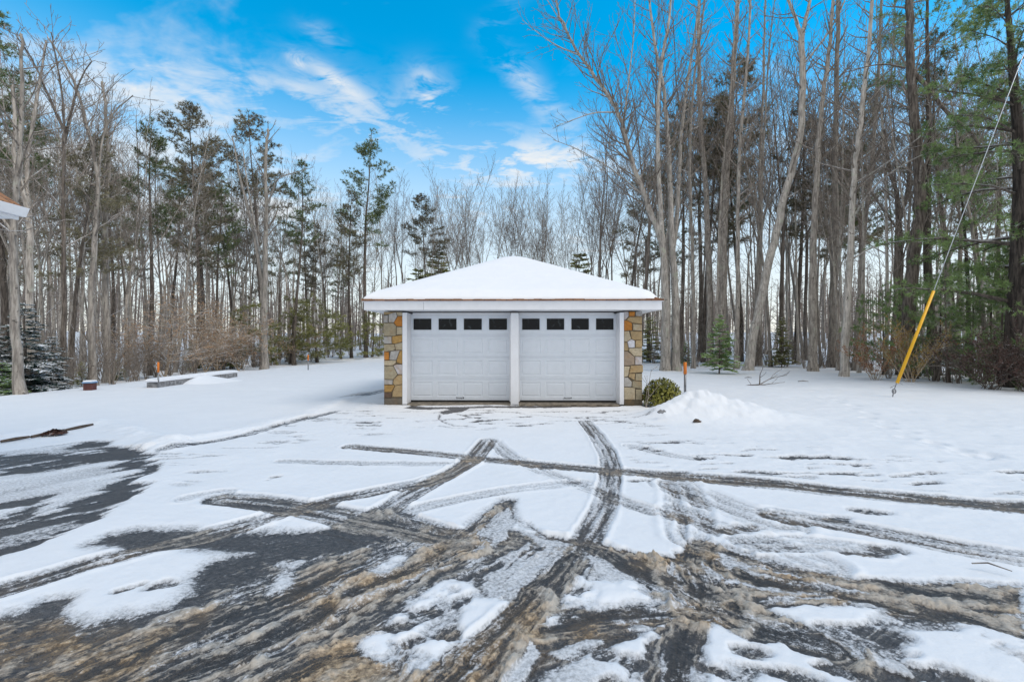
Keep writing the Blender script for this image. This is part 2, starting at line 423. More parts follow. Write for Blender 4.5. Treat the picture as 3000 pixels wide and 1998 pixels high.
    snl = np.maximum(snl, 0.55 * sstep(0.55, 0.66, an2 + 0.12 * (mid - 0.5)))
    tt = tt * (1 - la) + la * (0.03 * snl * (0.5 + an))
    gg = np.maximum(gg, la * 0.5)
    # timber kerb bank of ploughed snow beside it
    bank = polyline([Q(-300, 1018), Q(0, 1005), Q(120, 985), Q(215, 968), Q(330, 1000), Q(400, 1025)], x, y)[0]
    bk = np.exp(-(bank / 0.28) ** 2)
    hb = bk * (0.05 + 0.10 * (mid - 0.4))
    # --- tracks: (q points, half width m, clear 0..1, tread, slush amount, brown)
    TR = [
        ([(808, 1022), (900, 1029), (1000, 1040), (1180, 1058), (1400, 1079), (1700, 1098), (1950, 1125), (2160, 1141), (2480, 1168)], 0.19, 0.97, 0.5, 0.6, 0.5),
        ([(1480, 1089), (1700, 1108), (1950, 1135), (2160, 1152), (2480, 1182)], 0.13, 0.75, 0.5, 0.4, 0.2),
        ([(650, 1056), (800, 1060), (950, 1062), (1060, 1062)], 0.13, 0.7, 0.8, 0.1, 0.0),
        ([(1122, 1008), (1100, 1035), (1072, 1066), (1010, 1095), (880, 1122), (750, 1146), (620, 1184), (500, 1216), (250, 1275), (0, 1350), (-200, 1400)], 0.17, 0.95, 0.7, 0.6, 0.35),
        ([(1085, 1055), (1040, 1082), (960, 1120), (900, 1158), (850, 1185)], 0.17, 0.95, 0.6, 0.35, 0.15),
        ([(1136, 1012), (1165, 1040), (1200, 1058), (1250, 1080), (1290, 1096), (1360, 1120), (1480, 1165), (1560, 1185)], 0.14, 0.72, 0.95, 0.3, 0.1),
        ([(1345, 968), (1372, 1000), (1396, 1035), (1404, 1075), (1400, 1120), (1388, 1165), (1368, 1205), (1340, 1240), (1300, 1300), (1250, 1350), (1180, 1430), (1080, 1520), (980, 1600)], 0.15, 0.92, 0.75, 0.55, 0.25),
        ([(900, 1178), (1000, 1155), (1110, 1130), (1240, 1112), (1340, 1105)], 0.13, 0.6, 0.9, 0.1, 0.0),
        ([(512, 1140), (580, 1146), (680, 1160), (800, 1182), (900, 1202), (1000, 1225), (1100, 1240), (1260, 1243)], 0.22, 0.98, 0.5, 0.6, 0.15),
        ([(1155, 1235), (1250, 1248), (1360, 1262)], 0.25, 0.9, 0.7, 0.3, 0.1),
        ([(430, 1140), (470, 1132), (520, 1125)], 0.13, 0.6, 0.9, 0.1, 0.0),
        ([(1790, 1178), (1880, 1192), (2000, 1213), (2200, 1253), (2420, 1290)], 0.20, 0.85, 0.8, 0.6, 0.5),
        ([(1450, 1022), (1520, 1040), (1600, 1052)], 0.14, 0.55, 0.9, 0.1, 0.0),
        ([(1540, 1110), (1600, 1130), (1680, 1165), (1790, 1200)], 0.28, 0.62, 1.0, 0.5, 0.6),
        ([(1560, 1110), (1580, 1160), (1590, 1230)], 0.24, 0.65, 1.0, 0.7, 0.7),
        ([(1560, 1170), (1640, 1200), (1760, 1245), (1880, 1290)], 0.22, 0.5, 1.1, 0.4, 0.5),
        ([(1700, 1245), (1850, 1240), (2000, 1258)], 0.16, 0.6, 1.0, 0.3, 0.3),
        ([(930, 1180), (1010, 1205), (1080, 1232)], 0.10, 0.8, 0.6, 0.3, 0.1),
        ([(380, 1032), (470, 1016), (560, 1000), (640, 977), (700, 960), (770, 943)], 0.15, 0.97, 0.75, 0.2, 0.0),
        ([(800, 912), (850, 903), (905, 893)], 0.3, 0.95, 0.8, 0.1, 0.0),
    ]
    fb = np.full_like(x, 1.6); fu = fU[k].copy(); fv = fV[k].copy()
    for pts, hw, clear, tread, sl, bw in TR:
        P = smooth_line([Q(a, b) for a, b in pts])
        px = [p[0] for p in P]; py = [p[1] for p in P]
        kk = np.where((x > min(px) - 1) & (x < max(px) + 1) & (y > min(py) - 1) & (y < max(py) + 1))[0]
        if len(kk) == 0: continue
        xx = wx[kk] * 0.5 + x[kk] * 0.5; yy = wy[kk] * 0.5 + y[kk] * 0.5
        per, al, tot = polyline(P, xx, yy)
        u = np.abs(per) / hw
        core = (1 - sstep(0.85, 1.12, u))
        # ribs along the track and lugs across it
        rib = 0.5 + 0.5 * np.cos(per / hw * math.pi * 3.0)
        lug = 0.5 + 0.5 * np.cos(al * 2 * math.pi / 0.09 + per / hw * 2.0)
        n = fbm(al * 1.6, per * 14, 3, 6); n2 = fbm(al * 5, per * 9 + 7, 3, 7)
        left = tread * np.clip(0.55 * rib * (0.5 + 0.5 * lug) + 1.5 * (n - 0.42), 0, 1) * (0.35 + 0.9 * n2)
        cut = clear * core * (1 - np.clip(left, 0, 1))
        base = tt[kk]
        tt[kk] = base * (1 - cut)
        # pressed-out rim
        rim = np.exp(-((u - 1.2) / 0.16) ** 2)
        tt[kk] += 0.018 * rim * (base > 0.02) * (0.4 + n2)
        ss[kk] = np.maximum(ss[kk], sl * core * 0.022 * np.clip(rib * 0.6 + 1.6 * (n - 0.45), 0, 1.2))
        bb[kk] = np.maximum(bb[kk], core * bw * (0.5 + n2)); gg[kk] = np.maximum(gg[kk], core * 0.9)
        kb = u < fb[kk]
        fu[kk] = np.where(kb, al, fu[kk]); fv[kk] = np.where(kb, per, fv[kk]); fb[kk] = np.minimum(fb[kk], u)
    # --- heavy slush ruts inside the bare area: (points, half width, amplitude, brown)
    RUT = [
        ([(1160, 1138), (1100, 1195), (1040, 1238), (940, 1275), (820, 1325), (700, 1375), (560, 1430), (400, 1490), (150, 1600), (-200, 1720)], 0.42, 1.0, 0.75),
        ([(1165, 1138), (1215, 1180), (1290, 1222), (1350, 1245), (1440, 1290), (1540, 1335), (1630, 1385), (1720, 1420), (1900, 1480)], 0.24, 1.0, 0.5),
        ([(1400, 1180), (1330, 1250), (1260, 1320), (1190, 1395), (1100, 1480), (960, 1620)], 0.24, 1.1, 0.6),
        ([(1572, 1225), (1590, 1270), (1610, 1320), (1620, 1380)], 0.28, 1.2, 0.9),
        ([(1560, 1240), (1700, 1280), (1850, 1315), (2000, 1345), (2160, 1385), (2420, 1450)], 0.40, 1.0, 0.55),
        ([(1600, 1350), (1760, 1355), (1950, 1362), (2160, 1372), (2420, 1390)], 0.30, 0.9, 0.5),
        ([(820, 1180), (920, 1205), (1040, 1240)], 0.25, 0.8, 0.3),
        ([(1640, 1290), (1760, 1330), (1900, 1350), (2060, 1383), (2354, 1440), (2500, 1470)], 0.17, 1.0, 0.5),
        ([(1570, 1232), (1680, 1262), (1800, 1300), (1960, 1318), (2200, 1352), (2420, 1392)], 0.15, 1.0, 0.6),
        ([(1120, 1180), (1040, 1245), (950, 1290), (860, 1330), (700, 1420), (500, 1510), (300, 1600)], 0.13, 0.9, 0.5),
        ([(1480, 1250), (1540, 1270), (1600, 1290)], 0.12, 1.2, 1.0),
        ([(1250, 1430), (1400, 1390), (1560, 1395), (1640, 1390)], 0.16, 1.1, 0.8),
        ([(1020, 1560), (1090, 1490), (1170, 1410), (1220, 1360)], 0.18, 1.3, 0.9),
        ([(820, 1350), (900, 1310), (1000, 1280), (1080, 1250)], 0.16, 1.3, 0.7),
        ([(880, 1480), (780, 1490), (690, 1520), (560, 1600)], 0.14, 1.3, 1.0),
        ([(1590, 1400), (1565, 1470), (1545, 1568), (1520, 1700)], 0.16, 0.8, 0.2),
    ]
    inb = np.where(bare > 0.02)[0]
    xb = wx[inb]; yb = wy[inb]; sb = np.zeros_like(xb); bbn = np.zeros_like(xb); near = np.full_like(xb, 1e9); na = fU[k][inb].copy(); npn = fV[k][inb].copy(); dlane = np.zeros_like(xb); slane = np.zeros_like(xb)
    for pts, hw, amp, bw in RUT:
        P = smooth_line([Q(a, b) for a, b in pts])
        per, al, tot = polyline(P, xb, yb)
        u = np.abs(per) / hw
        kb = u < near; na = np.where(kb, al, na); npn = np.where(kb, per, npn); near = np.minimum(near, u)
        w = 1 - sstep(0.7, 1.35, u)
        a1 = fbm(al * 2.2 + per * 2, per * 15 + 3, 4, 1); rid = 1 - np.abs(2 * a1 - 1)
        a2 = fbm(al * 6 + 5, per * 16, 3, 2)
        wall = np.exp(-((u - 1.0) / 0.22) ** 2)
        a3 = fbm(al * 13, per * 24 + 2, 3, 0)
        h = w * np.clip(3.0 * (rid - 0.70) + 1.6 * (a2 - 0.47) + 1.3 * (a3 - 0.5), 0, 1.2) + wall * np.clip(0.30 + 2.4 * (a2 - 0.5) + 1.2 * (a3 - 0.5), 0, 1.2)
        # the wheels' own two bare lanes
        if hw < 0.3: lane = np.exp(-(u / 0.62) ** 4) * (0.75 + 0.25 * np.cos(per / hw * 6))
        else: lane = np.maximum(np.exp(-((u - 0.5) / 0.2) ** 2), 0.35 * sstep(0.55, 0.4, vnoise(al * 0.7, per * 7, 4)))
        dlane = np.maximum(dlane, lane * w)
        if hw < 0.3: slane = np.maximum(slane, lane * w * (0.7 + 0.6 * a2))
        h = h * (1 - 0.9 * lane)
        sb = np.maximum(sb, amp * 0.028 * h); bbn = np.maximum(bbn, w * bw * np.clip(0.25 + 2.2 * (fbm(xb * 1.8, yb * 1.8, 3, 2) - 0.42) + 0.6 * (a1 - 0.4), 0, 1.2))
    near_ok = near < 1.5
    fu[inb] = np.where(near_ok & (near < fb[inb]), na, fu[inb]); fv[inb] = np.where(near_ok & (near < fb[inb]), npn, fv[inb])
    lump = fbm(na * 3, npn * 12, 4, 3)
    clump = fbm(xb * 19, yb * 19, 3, 5)
    amt = sstep(0.46, 0.6, fbm(xb * 0.9 + 4, yb * 0.9, 3, 7)) * (1 - 0.85 * dlane)
    sb = np.maximum(sb, 0.02 * amt * np.clip(4 * (lump - 0.52) + 1.5 * (clump - 0.5), 0, 1))
    # dark, swept patch and sandy bottom-left corner
    DARK = poly([(215, 1243), (315, 1211), (435, 1212), (700, 1213), (790, 1200), (860, 1212), (880, 1240), (760, 1265), (640, 1262), (560, 1252), (430, 1247)])
    dk = sstep(-0.05, 0.12, polysd(DARK, xb, yb))
    sb *= (1 - 0.95 * dk); bbn *= (1 - 0.9 * dk)
    DARK2 = poly([(300, 1440), (420, 1400), (560, 1330), (600, 1270), (700, 1270), (720, 1330), (620, 1400), (480, 1450), (330, 1500)])
    dk2 = sstep(-0.1, 0.2, polysd(DARK2, xb, yb)); sb *= (1 - 0.5 * dk2); bbn *= (1 - 0.3 * dk2); sb = np.maximum(sb, dk2 * 0.010 * sstep(0.5, 0.66, clump))
    SAND = poly([(560, 1600), (700, 1480), (860, 1425), (900, 1500), (1010, 1520), (1100, 1620), (1000, 1800), (500, 1800)])
    sa = sstep(-0.15, 0.25, polysd(SAND, xb, yb))
    sb = np.maximum(sb, sa * 0.020 * (0.75 + 0.6 * lump)); bbn = np.maximum(bbn, sa * 1.1)
    SAND2 = poly([cr(200, 420), cr(520, 400), cr(800, 440), cr(560, 560), cr(330, 650), cr(100, 700), cr(60, 620)])
    sa2 = sstep(-0.1, 0.2, polysd(SAND2, xb, yb)); bbn = np.maximum(bbn, sa2 * 0.8)
    sb = sb * (1 - 0.6 * sa2)
    sb = np.maximum(sb, sa2 * 0.009 * sstep(0.5, 0.62, clump))
    GRIT = poly([(-300, 1420), (0, 1408), (150, 1400), (350, 1430), (430, 1480), (380, 1600), (-300, 1900)])
    gi = sstep(-0.1, 0.2, polysd(GRIT, xb, yb)); sb = np.maximum(sb * (1 - 0.5 * gi), gi * 0.012 * sstep(0.42, 0.62, clump)); bbn = np.maximum(bbn, gi * 0.85)
    sb = sb * (1 - 0.62 * np.clip(slane, 0, 1))
    rem = sstep(0.51, 0.68, fbm(na * 1.3 + 3, npn * 6.5, 4, 1) + 0.10 * (fine[inb] - 0.5)) * (1 - 0.8 * dk) * (1 - 0.9 * sa) * (1 - 0.8 * gi) * (1 - 0.7 * np.clip(slane, 0, 1)) * (0.35 + 0.65 * sstep(-1.5, 0.5, xb))
    tt[inb] = np.maximum(tt[inb], 0.027 * rem * bare[inb]); thin = tt[inb]
    ss[inb] = np.maximum(ss[inb], sb * bare[inb] * (1 - sstep(0.006, 0.03, thin))); bb[inb] = np.maximum(bb[inb] * (1 - 0.5 * bare[inb]), bbn)
    gg = np.maximum(gg, bare); gg[inb] += dlane * bare[inb]
    # --- scuffs scraped by the plough: short dark dashes
    sc1 = fbm(x * 1.6 + 0.6 * y, y * 6.5 - x * 0.5, 4, 5)
    z1 = polysd(poly([(880, 935), (1500, 940), (1560, 1000), (1420, 1005), (1300, 985), (1000, 990), (560, 1020), (760, 960)]), wx, wy)
    z2 = polysd(poly([(1420, 1010), (1600, 1000), (1900, 1030), (2500, 1080), (2500, 1150), (2160, 1128), (1900, 1108), (1600, 1085), (1440, 1060)]), wx, wy)
    z3 = polysd(poly([(330, 1035), (700, 960), (900, 905), (930, 925), (740, 1000), (420, 1120), (350, 1110)]), wx, wy)
    zz = np.maximum(sstep(-0.1, 0.5, z1), np.maximum(sstep(-0.1, 0.4, z2), 0.7 * sstep(-0.1, 0.3, z3)))
    dash = sstep(0.60, 0.70, sc1 + 0.10 * (fine - 0.5)) * zz
    tt = tt * (1 - 0.93 * dash); gg = np.maximum(gg, dash * 0.8)
    zsurf = 0.02 * zz * (sc1 - 0.5) + 0.012 * zz * (fine - 0.5)
    # bare strip before the doors, wet spot
    STR = [Q(925, 935), Q(945, 929), Q(1000, 932), Q(1300, 929), Q(1440, 926), Q(1480, 921), Q(1480, 930), Q(1420, 934), Q(1200, 936), Q(1080, 937), Q(1062, 946), Q(1020, 951), Q(1008, 944), Q(1030, 938), Q(960, 938)]
    sdn = polysd(STR, x + 0.05 * (fine - 0.5), y + 0.2 * (mid - 0.5)); tt = tt * (1 - sstep(-0.03, 0.06, sdn))
    for c in ([(1008, 950), (1006, 957), (1020, 966), (1050, 975)], [(1050, 950), (1080, 957), (1100, 960)], [(1080, 940), (1300, 957), (1500, 975)], [(1008, 975), (1040, 979), (1090, 978)]):
        per, al, tot = polyline([Q(a, b) for a, b in c], wx, wy); tt = tt * (1 - 0.85 * np.exp(-(per / 0.035) ** 2))
    # footprints pressed into the snow: centre q, size m along/across, turn
    FP = [(cl(600, 335), 0.13, 0.055, 0.5), (cl(755, 320), 0.11, 0.08, 0.6), (cl(240, 395), 0.14, 0.06, 0.5), (cr(455, 645), 0.09, 0.07, 0.2), (cr(570, 665), 0.1, 0.07, 0.2), (cr(460, 770), 0.12, 0.07, 0.1),
          (cr(1100, 605), 0.13, 0.08, -0.3), (cr(920, 690), 0.13, 0.07, -0.6), (cr(1280, 720), 0.16, 0.07, -0.4), (cr(1420, 690), 0.08, 0.05, 0), (cr(1550, 720), 0.16, 0.09, -0.4), (cr(310, 335), 0.10, 0.09, 0.2),
          (cl(1850, 500), 0.14, 0.08, 0.4), (cl(2080, 540), 0.13, 0.09, 0.3), (cl(1920, 570), 0.12, 0.06, 0.3), (cl(2120, 380), 0.12, 0.08, 0.5), (cl(1950, 440), 0.16, 0.1, 0.4),
          (cr(1710, 555), 0.2, 0.1, -0.4), (cr(1840, 450), 0.24, 0.1, -0.2), (cr(1600, 180), 0.22, 0.08, -0.1), (cr(1720, 160), 0.2, 0.1, -0.3), (cr(1500, 15), 0.2, 0.1, 0), (cr(1630, -15), 0.25, 0.1, -0.2), (cr(1090, 60), 0.16, 0.09, -0.3), (cr(985, 70), 0.13, 0.09, 0),
          ((635, 1091), 0.09, 0.055, 0.2), ((612, 1099), 0.05, 0.02, 0.2), ((1930, 1120), 0.14, 0.05, 0), ((1470, 1100), 0.2, 0.07, 0), ((1560, 1080), 0.2, 0.07, 0), ((1480, 1020), 0.12, 0.05, 0), ((1510, 1033), 0.12, 0.05, 0)]
    dent = np.zeros_like(x)
    for (c, a, b, rot) in FP:
        cx, cy = Q(*c); kk = np.where((np.abs(x - cx) < 0.6) & (np.abs(y - cy) < 0.6))[0]
        if len(kk) == 0: continue
        dx = wx[kk] - cx; dy = wy[kk] - cy; co, si = math.cos(rot), math.sin(rot)
        e = np.sqrt(((dx * co + dy * si) / a) ** 2 + ((-dx * si + dy * co) / b) ** 2)
        hit = 1 - sstep(0.6, 1.1, e + 0.5 * (fine[kk] - 0.5))
        tt[kk] *= 1 - hit * (0.75 + 0.4 * (fine[kk] - 0.3)); ss[kk] = np.maximum(ss[kk], 0.006 * hit * fine[kk]); gg[kk] = np.maximum(gg[kk], hit)
    # boot trail over the right-hand lawn
    trail = smooth_line([G(2370, 1125), G(2420, 1160), G(2500, 1190), G(2600, 1245), G(2740, 1305), G(2900, 1335)])
    for i, p in enumerate(trail[::1]):
        cx = p[0] + (0.12 if i % 2 else -0.12); cy = p[1]
        kk = np.where((np.abs(x - cx) < 0.5) & (np.abs(y - cy) < 0.5))[0]
        e = np.hypot((x[kk] - cx) / 0.14, (y[kk] - cy) / 0.2); dent[kk] -= (0.018 + 0.03 * ((i * 7) % 5) / 4) * (1 - sstep(0.6, 1.2, e)); dent[kk] += 0.008 * np.exp(-((e - 1.4) / 0.3) ** 2)
    # heap of shovelled snow beside the garage
    def heap(cx, cy, hx0, hx1, hy, h):
        dx = x - cx; q = np.where(dx < 0, dx / hx0, dx / hx1) ** 2 + ((y - cy) / hy) ** 2
        return h * np.exp(-q * 1.3) * (0.9 + 0.35 * (mid - 0.5))
    hp = heap(4.42, 10.9, 0.85, 1.3, 0.85, 0.60) + heap(3.55, 10.6, 0.6, 0.6, 0.5, 0.20) + heap(5.6, 10.4, 0.9, 1.2, 0.7, 0.18)
    hp = hp + 0.07 * sstep(0.04, 0.2, hp) * (fbm(x * 5, y * 5, 4, 2) - 0.5)
    # melted hollow at the garage corner with bare soil
    hol = np.exp(-(((x - 3.72) / 0.16) ** 2 + ((y - 12.55) / 0.42) ** 2) * 1.4)
    tt = tt * (1 - sstep(0.3, 0.6, hol)); bb = np.maximum(bb, hol * 0.3)
    # snow banked at the left corner, plough berms
    berm = polyline([Q(380, 1022), Q(560, 990), Q(700, 955), Q(840, 905)], x, y)[0]
    tb = np.where(berm < 0, np.exp(-(berm / 0.5) ** 2), np.exp(-(berm / 0.12) ** 2)) * 0.06 * (0.6 + mid)
    tt = np.clip(tt, 0, 0.2)
    ss = ss * (0.45 + 1.1 * fbm(x * 26, y * 26, 3, 1))
    zz2 = 0.7 * tt + ss + hb * (1 - la) + zsurf * sstep(0.01, 0.04, tt) + dent + hp + tb * sstep(0.02, 0.05, tt) + 0.005 * (fine - 0.5)
    Zk = Z[k].copy()
    Z[k] = Zk + zz2 - 0.05
    Z = Z + np.where(np.isin(np.arange(len(Z)), k, assume_unique=True), 0.0, 0.0)
    t[k] = tt; s[k] = ss; br[k] = bb; gr[k] = gg; fU[k] = fu; fV[k] = fv
    # --- build
    ny, nx = sh
    co = np.stack([Xf, Yf, Z], 1).astype(np.float32)
    i0 = (np.arange(ny - 1)[:, None] * nx + np.arange(nx - 1)[None, :]).ravel()
    quads = np.stack([i0, i0 + 1, i0 + nx + 1, i0 + nx], 1)
    # the drive is its own object, cut from the same sheet
    cx = (Xf[quads[:, 0]] + Xf[quads[:, 2]]) / 2; cy = (Yf[quads[:, 0]] + Yf[quads[:, 2]]) / 2
    DR = [(-14, 0.9), (-14, 8.2)] + [Q(a, b) for a, b in [(-150, 1022), (215, 1000), (380, 1025), (560, 993), (700, 958), (850, 905)]] + [(-3.4, 12.9), (3.7, 12.9), Q(1500, 955), Q(1500, 1010), Q(1700, 1040), Q(2354, 1090), (16, 6.3), (16, 0.9)]
    dsel = polysd(DR, cx, cy) > 0
    def make(name, q, lab):
        used = np.unique(q); remap = np.full(len(co), -1, np.int64); remap[used] = np.arange(len(used))
        q2 = remap[q]
        me = bpy.data.meshes.new(name)
        me.vertices.add(len(used)); me.vertices.foreach_set('co', co[used].ravel())
        me.loops.add(q2.size); me.loops.foreach_set('vertex_index', q2.ravel().astype(np.int32))
        me.polygons.add(len(q2)); me.polygons.foreach_set('loop_start', np.arange(0, q2.size, 4, dtype=np.int32))
        me.polygons.foreach_set('loop_total', np.full(len(q2), 4, np.int32))
        me.update(calc_edges=True)
        me.polygons.foreach_set('use_smooth', np.ones(len(q2), bool))
        for nm, arr in (('snow_depth', t), ('slush', s), ('brown', br), ('wet', gr), ('flow_along', fU), ('flow_across', fV)):
            a = me.attributes.new(nm, 'FLOAT', 'POINT'); a.data.foreach_set('value', arr[used].astype(np.float32))
        me.materials.append(M['ground'])
        o = link(name, me); tag(o, lab, None, None, 'structure'); o['category'] = name
        return o
    make('ground', quads[~dsel], 'snow covered lawn and woodland ground around the garage')
    make('driveway', quads[dsel], 'driveway of wet asphalt under tyre tracked snow and brown slush')

def mat_ground():
    m, nt, b = new_mat('snow_slush_asphalt'); N = NT(nt); v = N.obj()
    A = lambda n: N.n('ShaderNodeAttribute', attribute_name=n).outputs['Fac']
    t, s, br, wet = A('snow_depth'), A('slush'), A('brown'), A('wet')
    fl = N.n('ShaderNodeCombineXYZ'); N.L(N.math('MULTIPLY', A('flow_along'), 2.6), fl.inputs[0]); N.L(N.math('MULTIPLY', A('flow_across'), 30.0), fl.inputs[1])
    nS = N.noise(fl.outputs[0], 1.0, 5, 0.62, 0.6)
    nA = N.noise(v, 34, 5, 0.62); nB = N.noise(v, 110, 3, 0.6); nC = N.noise(v, 5, 4, 0.6); nD = N.noise(v, 260, 2, 0.6)
    # snow cover with ragged, granular edge
    e = N.math('ADD', N.math('MULTIPLY', N.math('SUBTRACT', nA, 0.5), 0.030), N.math('ADD', N.math('MULTIPLY', N.math('SUBTRACT', nB, 0.5), 0.024), N.math('MULTIPLY', N.math('SUBTRACT', nD, 0.5), 0.018)))
    e = N.math('ADD', e, N.math('MULTIPLY', N.math('MULTIPLY', N.math('SUBTRACT', nS, 0.5), N.math('MINIMUM', wet, 1.0)), 0.045))
    mS = N.ss(N.math('ADD', t, e), 0.007, 0.019)
    mT = N.ss(N.math('ADD', t, e), 0.012, 0.048)      # thin snow is greyer
    # slush
    e2 = N.math('ADD', N.math('MULTIPLY', N.math('SUBTRACT', nS, 0.5), 0.055), N.math('ADD', N.math('MULTIPLY', N.math('SUBTRACT', nA, 0.5), 0.022), N.math('MULTIPLY', N.math('SUBTRACT', nB, 0.5), 0.022)))
    mU = N.math('MULTIPLY', N.ss(N.math('ADD', s, e2), 0.004, 0.010), N.ss(s, 0.001, 0.004))
    mU2 = N.ss(N.math('ADD', s, e2), 0.006, 0.028)
    # asphalt: aggregate speckle, sand film
    asp = N.mix(N.ss(N.math('ADD', N.math('MULTIPLY', nD, 0.45), N.math('ADD', N.math('MULTIPLY', nA, 0.35), N.math('MULTIPLY', nB, 0.2))), 0.38, 0.64), (0.022, 0.023, 0.027), (0.13, 0.125, 0.125))
    asp = N.mix(N.ss(nB, 0.66, 0.73), asp, (0.34, 0.31, 0.28))
    film = N.math('MULTIPLY', N.ss(N.math('ADD', N.math('MULTIPLY', nB, 0.35), N.math('ADD', N.math('MULTIPLY', nS, 0.35), N.math('MULTIPLY', nC, 0.3))), 0.42, 0.60), br, clamp=True)
    asp = N.mix(N.math('MULTIPLY', film, 0.85, clamp=True), asp, (0.24, 0.165, 0.09))
    grey = N.mix(nA, (0.24, 0.225, 0.20), (0.62, 0.59, 0.55))
    brown = N.mix(N.ss(nA, 0.3, 0.7), (0.16, 0.095, 0.042), (0.60, 0.43, 0.25))
    fb = N.math('MULTIPLY', br, N.math('ADD', 0.45, N.math('MULTIPLY', N.ss(nC, 0.36, 0.62), 1.0)), clamp=True)
    slc = N.mix(fb, grey, brown)
    slc = N.mix(mU2, N.mix(0.55, slc, (0.06, 0.052, 0.045)), N.mix(0.22, slc, (0.62, 0.57, 0.50)))
    lane = N.math('SUBTRACT', wet, 1.0, clamp=True)
    asp = N.mix(N.math('MULTIPLY', lane, 0.6), asp, N.mix(nA, (0.012, 0.011, 0.011), (0.045, 0.040, 0.036)))
    c = N.mix(mU, asp, slc)
    dirty = N.mix(N.ss(nA, 0.35, 0.7), (0.30, 0.31, 0.325), (0.64, 0.65, 0.68))
    clean = N.mix(N.noise(v, 1.4, 4), (0.70, 0.725, 0.765), (0.79, 0.805, 0.835))
    c = N.mix(mS, c, N.mix(mT, dirty, clean))
    # grit specks on the lawn edge
    N.L(c, b.inputs['Base Color'])
    ra = N.math('ADD', 0.28, N.math('MULTIPLY', nB, 0.3))
    ra = N.math('SUBTRACT', ra, N.math('MULTIPLY', lane, 0.12))
    rm = N.n('ShaderNodeMix', data_type='FLOAT'); N.L(N.math('MAXIMUM', mS, N.math('MULTIPLY', mU, 0.55)), rm.inputs[0]); N.L(ra, rm.inputs[2]); rm.inputs[3].default_value = 0.8
    N.L(rm.outputs[0], b.inputs['Roughness'])
    b.inputs['Specular IOR Level'].default_value = 0.35
    h = N.math('ADD', N.math('ADD', N.math('MULTIPLY', nA, 0.5), N.math('MULTIPLY', nS, 0.9)), N.math('ADD', N.math('MULTIPLY', nB, 0.35), N.math('MULTIPLY', nD, 0.15)))
    h2 = N.math('ADD', N.math('MULTIPLY', N.noise(v, 7, 4), 1.0), N.math('MULTIPLY', nB, 0.10))
    hm = N.n('ShaderNodeMix', data_type='FLOAT'); N.L(mT, hm.inputs[0]); N.L(h, hm.inputs[2]); N.L(h2, hm.inputs[3])
    N.L(N.bump(hm.outputs[0], 0.65, 0.02), b.inputs['Normal'])
    return m
M['ground'] = mat_ground()
build_ground()

